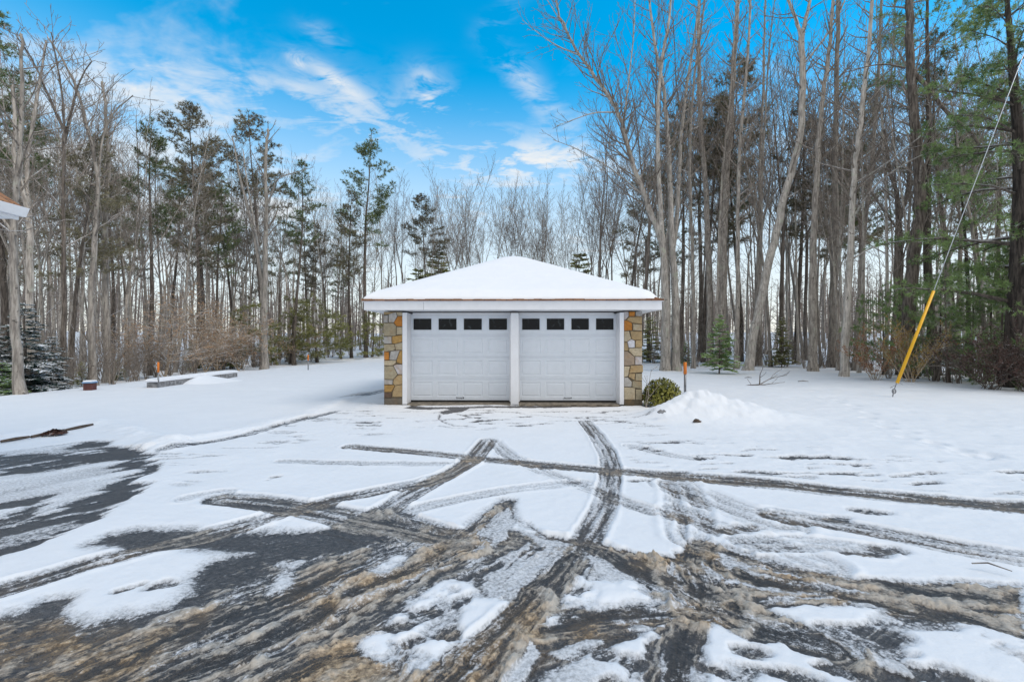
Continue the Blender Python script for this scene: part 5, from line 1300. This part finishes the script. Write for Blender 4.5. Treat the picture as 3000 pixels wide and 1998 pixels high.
def hemlocks():
    """low green conifers hanging into the right edge"""
    hem = pine_proto(95, 15, 0.33, 0.16, 3.4, 'bark_black', 'needle_green', 1.7, gap=0.3, snags=False, tn=24, tl=0.17, tw=0.017, trop=-0.45)
    x, y = wx(2966, 17.6), 17.6; taken.append((x, y))
    place('hemlock_tree', hem, x, y, 17, 'huge black trunked hemlock with hanging green sprays at the right photo edge', 'tree', 'hemlocks at the right edge', rz=0.4)
    hem2 = pine_proto(96, 13, 0.12, 0.10, 2.7, 'bark_black', 'needle_green', 1.3, gap=0.35, snags=False, tn=24, tl=0.17, tw=0.017, trop=-0.45)
    place('hemlock_tree', hem2, wx(2840, 22.5), 22.5, 13.0, 'slender hemlock with green sprays between the dark pine and the black trunk', 'tree', 'hemlocks at the right edge', rz=1.0)
    hem3 = pine_proto(97, 5.5, 0.07, 0.14, 2.0, 'bark_dark', 'needle_green', 1.5, gap=0.15, snags=False, tn=24, tl=0.17, tw=0.017, trop=-0.45)
    place('hemlock_tree', hem3, wx(2590, 24.0), 24.0, 4.6, 'low spreading hemlock behind the rusty shrub', 'tree', 'hemlocks at the right edge', rz=2.0)
    place('hemlock_tree', hem3, wx(2745, 21.0), 21.0, 5.0, 'low spreading hemlock just right of the yellow guard', 'tree', 'hemlocks at the right edge', rz=3.4)
    place('hemlock_tree', hem3, wx(2900, 20.2), 20.2, 5.4, 'low spreading hemlock above the purple brown shrub', 'tree', 'hemlocks at the right edge', rz=5.0)
    for i, (px, d, H, lab) in enumerate([(2780, 19.5, 5.2, 'hemlock with snowy sprays behind the upper end of the yellow guard'), (2660, 23.0, 4.6, 'hemlock sprays around the foot of the dark pine'), (2925, 18.9, 5.6, 'bushy hemlock in front of the black trunk'), (2845, 20.4, 4.6, 'hemlock filling the gap left of the black trunk'), (3030, 17.2, 6.5, 'bushy hemlock at the right photo edge below the wire')]):
        place('hemlock_tree', hem3, wx(px, d), d, H, lab, 'tree', 'hemlocks at the right edge', rz=0.7 + i * 1.3, wide=0.85)
    top = pine_proto(98, 22, 0.22, 0.62, 3.2, 'bark_dark', 'needle_green', 1.3, gap=0.2, tn=22, tl=0.2, tw=0.02)
    place('pine_tree', top, wx(2740, 23.5), 23.5, 23, 'pine whose green crown fills the top of the photo above the guy wire', 'tree', 'pines in the wood', rz=0.3)
hemlocks()

# young conifers and shrubs
def understory():
    FIR = [fir_proto(5 + i, 3.0, 1.05, 'needle_olive' if i else 'needle_green', 0.16, 1.15, bw=0.034) for i in range(2)]
    SPR = [fir_proto(15 + i, 5.0, 1.5, 'needle_dark', 0.8, 1.0, -0.45, 0.03, 0.17, 0.035) for i in range(2)]
    P = lambda px, py: G(px, py)
    def at(px, py, top, proto, name, lab, cat, grp=None, rz=0.0, wide=1.0, d=None):
        if d is None: x, y = G(px, py)
        else: x, y = wx(px, d), d
        z = gz(x, y); H = EYE + (999 - top) / FPX * y - z
        return place(name, proto, x, y, H, lab, cat, grp, rz, wide=wide)
    at(2107, 1094, 925, FIR[0], 'young_fir', 'young green fir standing on the snow right of the orange topped stake', 'tree', 'young firs at the wood edge', 0.2)
    at(2290, 1075, 930, FIR[1], 'young_fir', 'sparse young fir between the leaning tree and the mossy trunk', 'tree', 'young firs at the wood edge', 1.3, 0.85, d=30.5)
    at(2010, 1075, 1000, FIR[0], 'young_fir', 'small fir at the foot of the twin maple', 'tree', 'young firs at the wood edge', 2.3, 1.0, d=32)
    at(72, 1150, 880, SPR[0], 'spruce_tree', 'dark spruce laden with snow beside the trunk nearest the house', 'tree', 'snowy spruces by the house', 0.5, 1.25, d=16.9)
    at(150, 1150, 985, SPR[1], 'spruce_tree', 'lower snow laden spruce in front of the dark trunks on the left', 'tree', 'snowy spruces by the house', 2.0, 1.4, d=17.9)
    at(-10, 1150, 960, SPR[1], 'spruce_tree', 'snow laden spruce cut by the left photo edge', 'tree', 'snowy spruces by the house', 3.4, 1.2, d=16.2)
    at(8, 1158, 1062, fir_proto(31, 1.6, 1.0, 'needle_green', 0.2, 1.2), 'young_fir', 'bright green bushy little fir at the lower left lawn edge', 'tree', 'young firs at the wood edge', 0.7, 1.0, d=15.9)
    names = [(745, 900, 34, 'olive young fir behind the end of the stone slab'), (930, 870, 41, 'olive young fir behind the far small stake'), (850, 880, 39, 'tall olive young fir left of the far small stake'), (1090, 910, 46, 'dark bushy fir against the garage left corner'), (1000, 930, 45, 'olive young fir between the far stake and the garage'),
             (565, 1000, 30, 'low fir behind the snow capped slab'), (650, 960, 32, 'low snowy fir behind the middle of the slab'), (240, 1060, 19.8, 'little fir behind the red box'), (345, 1050, 22.5, 'little fir between the red box and the slab stake'), (1225, 790, 50, 'green fir peeping over the left roof slope'), (1285, 740, 51, 'green fir above the left roof slope near the peak'), (1700, 745, 52, 'green fir peeping over the right roof slope'), (1905, 930, 38, 'small fir right behind the garage right corner')]
    YP = [pine_proto(191 + i, 4.2, 0.05, 0.10, 1.25, 'bark_dark', 'needle_olive', 2.2, gap=0.1, snags=False, tn=18, tl=0.2, tw=0.022) for i in range(2)]
    for i, (px, top, d, lab) in enumerate(names):
        if 700 < px < 1110: lab = lab.replace(' fir', ' pine'); nm = 'young_pine'; pr = YP[i % 2]
        else: nm = 'young_fir'; pr = FIR[1]
        at(px, 0, top, pr, nm, lab, 'tree', 'young firs at the wood edge', i * 1.1, 1.35 if 700 < px < 1110 else 1.25, d=d)
    # shrub by the garage: rounded mass of broad leaves
    r = random.Random(9); st = MB(); lf = MB(); Hs = 0.52
    for s in range(22):
        az = r.random() * 6.283; dd = Vector((math.cos(az) * 0.8, math.sin(az) * 0.8, 0.5 + r.random())).normalized(); L = 0.34 + 0.2 * r.random()
        u, v2, w = limb(st, r, Vector((r.gauss(0, .04), r.gauss(0, .04), -0.05)), dd, L, 0.008, 0.004, 4, 0.1, 0.3, 4)
        for k in range(8):
            f = 0.35 + 0.65 * r.random(); j = min(3, int(f * 4)); p = u[j].lerp(u[j + 1], f * 4 - j)
            for q in range(5):
                a = rot_about((v2[j] + UP * 0.4).normalized(), R(40 + 35 * r.random()), r.random() * 6.283); sw = a.cross(UP).normalized() * 0.02; ln = 0.06 + 0.035 * r.random()
                lf.face([tuple(p), tuple(p + a * ln * 0.5 + sw), tuple(p + a * ln), tuple(p + a * ln * 0.5 - sw)])
    for i in range(1500):
        nrm = Vector((r.gauss(0, 1), r.gauss(0, 1), abs(r.gauss(0, 1)) * 0.9 + 0.05)).normalized(); q = 0.72 + 0.3 * r.random() ** 0.7
        p = Vector((nrm.x * 0.40 * q, nrm.y * 0.40 * q, 0.02 + nrm.z * 0.44 * q)); a = rot_about(nrm, R(35 + 45 * r.random()), r.random() * 6.283); sw = a.cross(nrm).normalized() * 0.016; ln = 0.05 + 0.03 * r.random()
        lf.face([tuple(p), tuple(p + a * ln * 0.5 + sw), tuple(p + a * ln), tuple(p + a * ln * 0.5 - sw)])
    at(1940, 1147, 1101, ([('stems', st.mesh('stems', M['twig'])), ('foliage', lf.mesh('foliage', M['leaf_green']))], 0.52), 'rhododendron_shrub', 'small round yellow green shrub beside the garage stone pier', 'shrub', None, 0.0, 0.86, d=12.7)
    # rusty and purple shrubs on the right
    ru = shrub_proto(51, 2.6, 0.9, 13, 'twig_red', 'leaf_rust', 3600, 0.04); oc = shrub_proto(52, 2.6, 0.9, 14, 'twig_red', 'leaf_ochre', 4500, 0.04); pu = shrub_proto(53, 2.4, 1.1, 22, 'bark_dark', 'leaf_purple', 7500, 0.042)
    at(2565, 1118, 985, ru, 'leafy_shrub', 'rust red shrub left of the yellow guard foot', 'shrub', 'leafy shrubs by the guy wire', 0.0, 0.85, d=20.6)
    at(2670, 1128, 975, oc, 'leafy_shrub', 'ochre yellow shrub behind the yellow guard', 'shrub', 'leafy shrubs by the guy wire', 1.0, 0.85, d=19.5)
    at(2900, 1145, 1000, pu, 'leafy_shrub', 'dark purple brown shrub under the black trunked hemlock', 'shrub', 'leafy shrubs by the guy wire', 0.0, 1.0, d=17.0)
    at(3010, 1150, 1010, pu, 'leafy_shrub', 'dark purple brown shrub cut by the right photo edge', 'shrub', 'leafy shrubs by the guy wire', 2.1, 1.0, d=16.3)
    # beeches still holding tan leaves, wide flat saplings
    be = [shrub_proto(61 + i, 5.0, 0.75, 5, 'twig_red', 'leaf_tan', 1500, 0.05, 1.9, 3, True) for i in range(2)]
    bs = [(480, 24, 900, 'pale reddish sapling spreading behind the slab stake'), (560, 29, 880, 'wide tan twigged beech behind the snow capped slab'), (640, 30, 860, 'tallest tan twigged beech behind the snow capped slab'), (710, 32, 900, 'tan twigged beech left of the olive fir'), (600, 27.5, 960, 'low beech holding orange tan leaves behind the slab'), (700, 30, 990, 'low tan leaved beech at the slab end'), (400, 23.5, 950, 'reddish sapling left of the slab stake'), (800, 38, 930, 'tan twigged beech behind the olive firs')]
    for i, (px, d, top, lab) in enumerate(bs): at(px, 0, top, be[i % 2], 'beech_sapling', lab, 'sapling', 'beech saplings behind the slab', i * 1.9, 1.5, d=d)
    # bare twiggy brush along the wood edge
    BR = [shrub_proto(71 + i, 2.2, 0.5, 9, 'twig', None, 0, 0.05, 2.2, 2) for i in range(4)]
    r = random.Random(77); n = 0
    zones = [(0, 450, 26, 'bare twiggy brush under the trees between the house and the slab', 'brush in the wood by the house'), (450, 1120, 56, 'bare twiggy brush in the wood edge left of the garage', 'brush left of the garage'), (1880, 2480, 34, 'bare twiggy brush among the trunks right of the garage', 'brush right of the garage'), (2480, 3050, 24, 'bare twiggy brush near the guy wire shrubs', 'brush by the guy wire')]
    for a, b, k, lab, grp in zones:
        for i in range(k):
            px = a + (b - a) * (i + r.random()) / k; d = edge(px) + 0.6 + 9 * r.random() ** 1.6
            x = wx(px, d); place('bare_shrub', BR[r.randrange(4)], x, d, 1.2 + 1.7 * r.random(), lab, 'shrub', grp, r.random() * 6.28)
    # whip-thin sapling at the garage corner
    sp = shrub_proto(91, 0.9, 0.12, 2, 'twig', None, 0, 0.05, 3, 1)
    at(1890, 1162, 1075, sp, 'bare_sapling', 'whip thin bare sapling rising beside the right garage corner', 'sapling', None, 0.5, d=12.2)
understory()

def fallen():
    x, y = G(2225, 1130); r = random.Random(4); mb = MB(); cfg = dict(CFG); cfg['rmin'] = 0.008; cfg['lv'] = 2
    for d, L in ((Vector((0.7, 0.1, 0.45)), 1.3), (Vector((-0.2, -0.1, 0.6)), 0.8), (Vector((-0.9, 0.0, 0.02)), 1.0), (Vector((0.6, -0.3, 0.15)), 0.9)):
        u, v, w = limb(mb, r, Vector((0, 0, 0.05)), d.normalized(), L, 0.025, 0.009, 5, 0.15, -0.4, 5); sub(r, mb, u, v, w, L, 2, cfg)
    o = mb.build('fallen_branch', M['bark_dark'], None, loc=(x, y, gz(x, y))); tag(o, 'broken twiggy branch lying on the snow before the leaning tree', 'branch', 'fallen sticks on the snow')
    for px, py, L, a, lab in ((2192, 1108, 0.35, 0.1, 'short dark stick just left of the broken twiggy branch'), (2353, 1119, 0.4, -0.3, 'short stick on the snow under the mossy trunk'), (2905, 1672, 0.22, -0.6, 'small dark stick on the snow at the lower right')):
        x, y = G(px, py); mb = MB(); c = math.cos(a) * L / 2; s = math.sin(a) * L / 2
        mb.tube([Vector((-c, -s, 0.03)), Vector((0, 0.03, 0.05)), Vector((c, s, 0.03))], [0.016, 0.02, 0.01] if y > 8 else [0.006, 0.007, 0.004], 6)
        tag(mb.build('stick', M['bark_dark'], None, loc=(x, y, gz(x, y))), lab, 'stick', 'fallen sticks on the snow')
    # dark clods on the shovelled heap
    for px, py, dd, s, lab in ((2042, 1234, 9.75, 0.09, 'dark clod poking out of the front of the snow heap'), (1938, 1206, 10.1, 0.10, 'icy grey lump at the left foot of the snow heap')):
        p = P3(px, py, dd); mb = MB(); r = random.Random(px); pts = []
        for i in range(6): pts.append(Vector((-s + 2 * s * i / 5, r.gauss(0, 0.01), r.gauss(0, 0.012))))
        mb.tube(pts, [s * q for q in (0.12, 0.36, 0.45, 0.4, 0.3, 0.1)], 7, flat=0.7)
        tag(mb.build('clod', M['granite'] if px < 2000 else M['timber'], None, smooth=True, loc=(p.x, p.y, p.z)), lab, 'clod')
fallen()

# the mass of the wood: single trees one can tell apart
def wood():
    r = random.Random(2024)
    def H_for(px, d, top): return EYE + (999 - top) / FPX * d - gz(wx(px, d), d)
    TOP = [(-200, 60), (60, 110), (200, 110), (330, 280), (460, 360), (620, 380), (720, 400), (850, 470), (960, 490), (1150, 480), (1320, 460), (1500, 490), (1650, 480), (1760, 440), (1850, 330), (1950, 60), (2200, -150), (3300, -200)]
    def top(px):
        for (a, da), (b, db) in zip(TOP[:-1], TOP[1:]):
            if a <= px <= b: return da + (db - da) * (px - a) / (b - a)
        return 0
    zones = [  # px range, count, pick, label parts, group
        (-60, 480, 32, 'left', 'between the house and the slab', 'bare trees by the house'),
        (480, 1130, 38, 'left', 'between the slab and the garage', 'bare trees left of the garage'),
        (1130, 1900, 34, 'mid', 'behind the garage roof', 'bare trees behind the garage'),
        (1880, 2500, 42, 'right', 'between the garage and the pale birch', 'bare trees right of the garage'),
        (2480, 3060, 22, 'right', 'behind the guy wire', 'bare trees behind the guy wire')]
    for a, b, k, z, where, grp in zones:
        for i in range(k):
            px = a + (b - a) * (i + r.random()) / k
            e = edge(px); dmin = e + (1.5 if z != 'mid' else 0.5)
            for tr in range(6):
                d = dmin + (25 if z != 'mid' else 18) * r.random() ** 1.25; x = wx(px, d)
                if free(x, d, 1.1): break
            tp = top(px) + abs(r.gauss(0, 60)) + (d - e) * 2.0 + (380 * r.random() if z == 'right' else 0)
            H = max(9.0, min(27, H_for(px, d, tp)))
            q = r.random()
            if z == 'mid': pr = VDARK[r.randrange(4)] if q < 0.8 else VASE[r.randrange(5)]
            elif q < 0.28: pr = VASE[r.randrange(5)]
            elif q < 0.80: pr = POLE[r.randrange(6)]
            else: pr = THIN[r.randrange(3)]; H *= 0.75
            kind = 'slender bare tree' if pr in THIN else ('bare tree with forking limbs' if pr in VASE + VDARK else 'straight bare tree')
            dist = 'near the wood edge' if d - e < 7 else ('further back' if d - e < 16 else 'deep in the wood')
            place('bare_tree', pr, x, d, H, f'{kind} {dist} {where}', 'tree', grp, r.random() * 6.28, (r.gauss(0, 0.025), r.gauss(0, 0.025)), wide=(0.72 if z == 'right' else 0.82) if H > 15 else 1.05)
    # open crowned trees whose twigs fill the upper right
    for i, (px, tp, d) in enumerate([(1760, 250, 38), (1870, 60, 36), (1960, 150, 37), (2050, 20, 39), (2125, 90, 35), (2215, 130, 37), (2290, 30, 34), (2360, 160, 38), (2440, 60, 33), (2530, 120, 31), (2610, 40, 29), (2720, 130, 28), (2800, 60, 26)]):
        x = wx(px, d); place('bare_tree', (VDARK + VASE)[(i * 3) % 9], x, d, H_for(px, d, tp), 'open crowned bare tree with dark spreading twigs right of the garage', 'tree', 'open crowned trees right of the garage', i * 0.9, wide=0.95)
    # a few more pines scattered through both sides
    for i, px in enumerate([20, 90, 160, 255, 300, 380, 500, 530, 640, 730, 820, 905, 1000]):
        d = edge(px) + 5 + 14 * r.random(); x = wx(px, d)
        if not free(x, d, 1.0): continue
        place('pine_tree', PINE[i % 4], x, d, max(10, H_for(px, d, top(px) + 120 + 140 * r.random())), 'dark trunked pine mingled with bare trees left of the garage', 'tree', 'mixed pines left of the garage', r.random() * 6.28)
    for i, px in enumerate([1960, 2060, 2230, 2330, 2520, 2600, 2790, 2880, 2930]):
        d = edge(px) + 6 + 12 * r.random(); x = wx(px, d)
        if not free(x, d, 1.0): continue
        place('pine_tree', PINE[i % 4], x, d, 15 + 7 * r.random(), 'dark trunked pine mingled with bare trees right of the garage', 'tree', 'mixed pines right of the garage', r.random() * 6.28)
wood()

def far_wood():
    """distant wood that reads as one mass"""
    r = random.Random(5); mb = MB()
    for i in range(1100):
        az = R(-62 + 124 * r.random()); d = 62 + 75 * r.random() ** 0.8; x = math.sin(az) * d; y = math.cos(az) * d
        if y < 30: continue
        z = gz(x, y) - 0.3; H = 7 + 7 * r.random(); p = Vector((x, y, z)); lean = Vector((r.gauss(0, .04), r.gauss(0, .04), 1))
        mb.tube([p, p + lean * H * 0.5, p + lean * H], [0.14, 0.10, 0.03], 3, cap=False)
        for k in range(16):
            f = 0.08 + 0.9 * r.random(); q = p + lean * H * f; a = r.random() * 6.283; L = (0.8 + 2.2 * r.random()) * (1.15 - f)
            e = q + Vector((math.cos(a), math.sin(a), 0.4 + 0.8 * r.random())) * L
            mb.tube([q, q.lerp(e, 0.5) + Vector((0, 0, 0.1)), e], [0.035, 0.028, 0.016], 3, cap=False)
            e2 = q.lerp(e, 0.5) + Vector((r.gauss(0, .6), r.gauss(0, .6), 0.3 + 0.7 * r.random()))
            mb.tube([q.lerp(e, 0.5), e2], [0.022, 0.014], 3, cap=False)
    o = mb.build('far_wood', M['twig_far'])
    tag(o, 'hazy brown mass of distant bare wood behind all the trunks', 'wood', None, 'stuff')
far_wood()

# ------------------------------------------------------------------ sky and light
SUN_EL, SUN_AZ = 52.0, 112.0      # degrees; azimuth clockwise from +Y
def sky():
    w = bpy.data.worlds.new('World'); scene.world = w; w.use_nodes = True
    nt = w.node_tree; N = NT(nt); bg = nt.nodes['Background']
    sk = N.n('ShaderNodeTexSky', sky_type='NISHITA'); sk.sun_disc = False
    sk.sun_elevation = R(SUN_EL); sk.sun_rotation = R(SUN_AZ); sk.air_density = 1.0; sk.dust_density = 0.4; sk.ozone_density = 2.0
    g = N.n('ShaderNodeTexCoord').outputs['Generated']
    sp = N.n('ShaderNodeSeparateXYZ'); N.L(g, sp.inputs[0]); X, Y, Z = sp.outputs
    zc = N.math('MAXIMUM', Z, 0.0)
    # blue deepened, as the photograph was processed
    hs = N.n('ShaderNodeHueSaturation'); hs.inputs['Saturation'].default_value = 1.52; hs.inputs['Value'].default_value = 1.9; hs.inputs['Hue'].default_value = 0.479; N.L(sk.outputs[0], hs.inputs['Color'])
    den = N.math('ADD', zc, 0.12)
    cx = N.math('DIVIDE', X, den); cy = N.math('DIVIDE', Y, den)
    cb = N.n('ShaderNodeCombineXYZ'); N.L(cx, cb.inputs[0]); N.L(cy, cb.inputs[1]); cv = cb.outputs[0]
    mp = N.n('ShaderNodeMapping'); mp.inputs['Scale'].default_value = (0.9, 1.5, 1); mp.inputs['Rotation'].default_value = (0, 0, R(32)); N.L(cv, mp.inputs[0])
    n1 = N.noise(mp.outputs[0], 1.5, 6, 0.6, 0.7); n2 = N.noise(cv, 4.5, 4, 0.6, 0.5); n3 = N.noise(mp.outputs[0], 7.0, 4, 0.65, 0.8)
    nn = N.math('ADD', N.math('MULTIPLY', n1, 0.72), N.math('MULTIPLY', n2, 0.28))
    el = N.math('DIVIDE', Z, N.math('MAXIMUM', N.math('SQRT', N.math('ADD', N.math('MULTIPLY', X, X), N.math('MULTIPLY', Y, Y))), 0.001))
    # more cloud low down, a veil at the left
    low = N.ss(el, 0.62, 0.20)
    veil = N.ss(N.math('SUBTRACT', N.math('MULTIPLY', X, -1.0), N.math('MULTIPLY', el, 0.35)), -0.05, 0.6)
    dens = N.math('ADD', nn, N.math('ADD', N.math('MULTIPLY', low, 0.30), N.math('MULTIPLY', veil, 0.11)))
    cl = N.math('MULTIPLY', N.ss(dens, 0.56, 1.0), 0.9)
    # single wisps: direction and size
    def wisp(px, py, sx, sy, rot, amp):
        u = N.math('DIVIDE', X, N.math('MAXIMUM', Y, 0.05)); v = N.math('DIVIDE', Z, N.math('MAXIMUM', Y, 0.05))
        du = N.math('SUBTRACT', u, (px - 1500) / FPX); dv = N.math('SUBTRACT', v, (999 - py) / FPX); c, s = math.cos(rot), math.sin(rot)
        a = N.math('DIVIDE', N.math('ADD', N.math('MULTIPLY', du, c), N.math('MULTIPLY', dv, s)), sx); b = N.math('DIVIDE', N.math('SUBTRACT', N.math('MULTIPLY', dv, c), N.math('MULTIPLY', du, s)), sy)
        q = N.math('ADD', N.math('MULTIPLY', a, a), N.math('MULTIPLY', b, b))
        f = N.math('EXPONENT', N.math('MULTIPLY', q, -1.0))
        return N.math('MULTIPLY', N.math('MULTIPLY', f, N.ss(N.math('ADD', N.math('MULTIPLY', n2, 0.5), N.math('MULTIPLY', n3, 0.5)), 0.40, 0.58)), amp)
    ws = [wisp(985, 235, 0.085, 0.018, -0.6, 0.6), wisp(868, 180, 0.022, 0.014, -0.7, 0.7), wisp(1245, 255, 0.02, 0.035, 0.3, 0.5), wisp(1545, 250, 0.09, 0.03, -0.9, 0.5), wisp(1250, 280, 0.06, 0.05, -0.8, 0.5), wisp(945, 105, 0.05, 0.02, -0.5, 0.35), wisp(1465, 50, 0.05, 0.02, 0.7, 0.35), wisp(560, 275, 0.3, 0.08, -0.1, 0.42), wisp(1550, 470, 0.14, 0.05, 0, 0.8), wisp(1130, 380, 0.22, 0.06, -0.4, 0.5)]
    tot = cl
    for q in ws: tot = N.math('ADD', tot, q)
    tot = N.math('MINIMUM', tot, 0.97)
    # overcast added to the unseen half of the sky, so less blue light falls
    tot = N.math('MAXIMUM', tot, N.math('MULTIPLY', N.ss(N.math('ADD', Y, N.math('MULTIPLY', n1, 0.25)), 0.50, 0.05), 0.95))
    hz = N.ss(el, 0.60, 0.08)
    tot = N.math('MAXIMUM', tot, N.math('MULTIPLY', hz, 0.84))
    c = N.mix(tot, hs.outputs[0], (6.6, 6.6, 6.55))
    N.L(c, bg.inputs['Color']); bg.inputs['Strength'].default_value = 0.14
sky()
L = bpy.data.lights.new('sun', 'SUN'); L.energy = 1.45; L.angle = R(28); L.color = (1.0, 0.93, 0.84)
so = bpy.data.objects.new('sun', L); COL.objects.link(so)
az = R(SUN_AZ); el = R(SUN_EL)
dirv = Vector((math.sin(az) * math.cos(el), math.cos(az) * math.cos(el), math.sin(el)))
so.rotation_euler = dirv.to_track_quat('Z', 'Y').to_euler(); so.location = (-8, -12, 20)

# ------------------------------------------------------------------ camera
cam = bpy.data.cameras.new('camera'); cam.lens = 16.0; cam.sensor_width = 36.0; cam.sensor_fit = 'HORIZONTAL'; cam.clip_end = 1500; cam.clip_start = 0.05
co = bpy.data.objects.new('camera', cam); COL.objects.link(co); co.location = (0, 0, EYE); co.rotation_euler = (R(90), 0, 0)
scene.camera = co
vs = scene.view_settings; vs.view_transform = 'Standard'; vs.look = 'None'; vs.exposure = -0.02; vs.gamma = 1.0; vs.use_curve_mapping = False
scene.render.engine = 'CYCLES'
scene.cycles.max_bounces = 6; scene.cycles.diffuse_bounces = 3; scene.cycles.glossy_bounces = 2; scene.cycles.transparent_max_bounces = 4
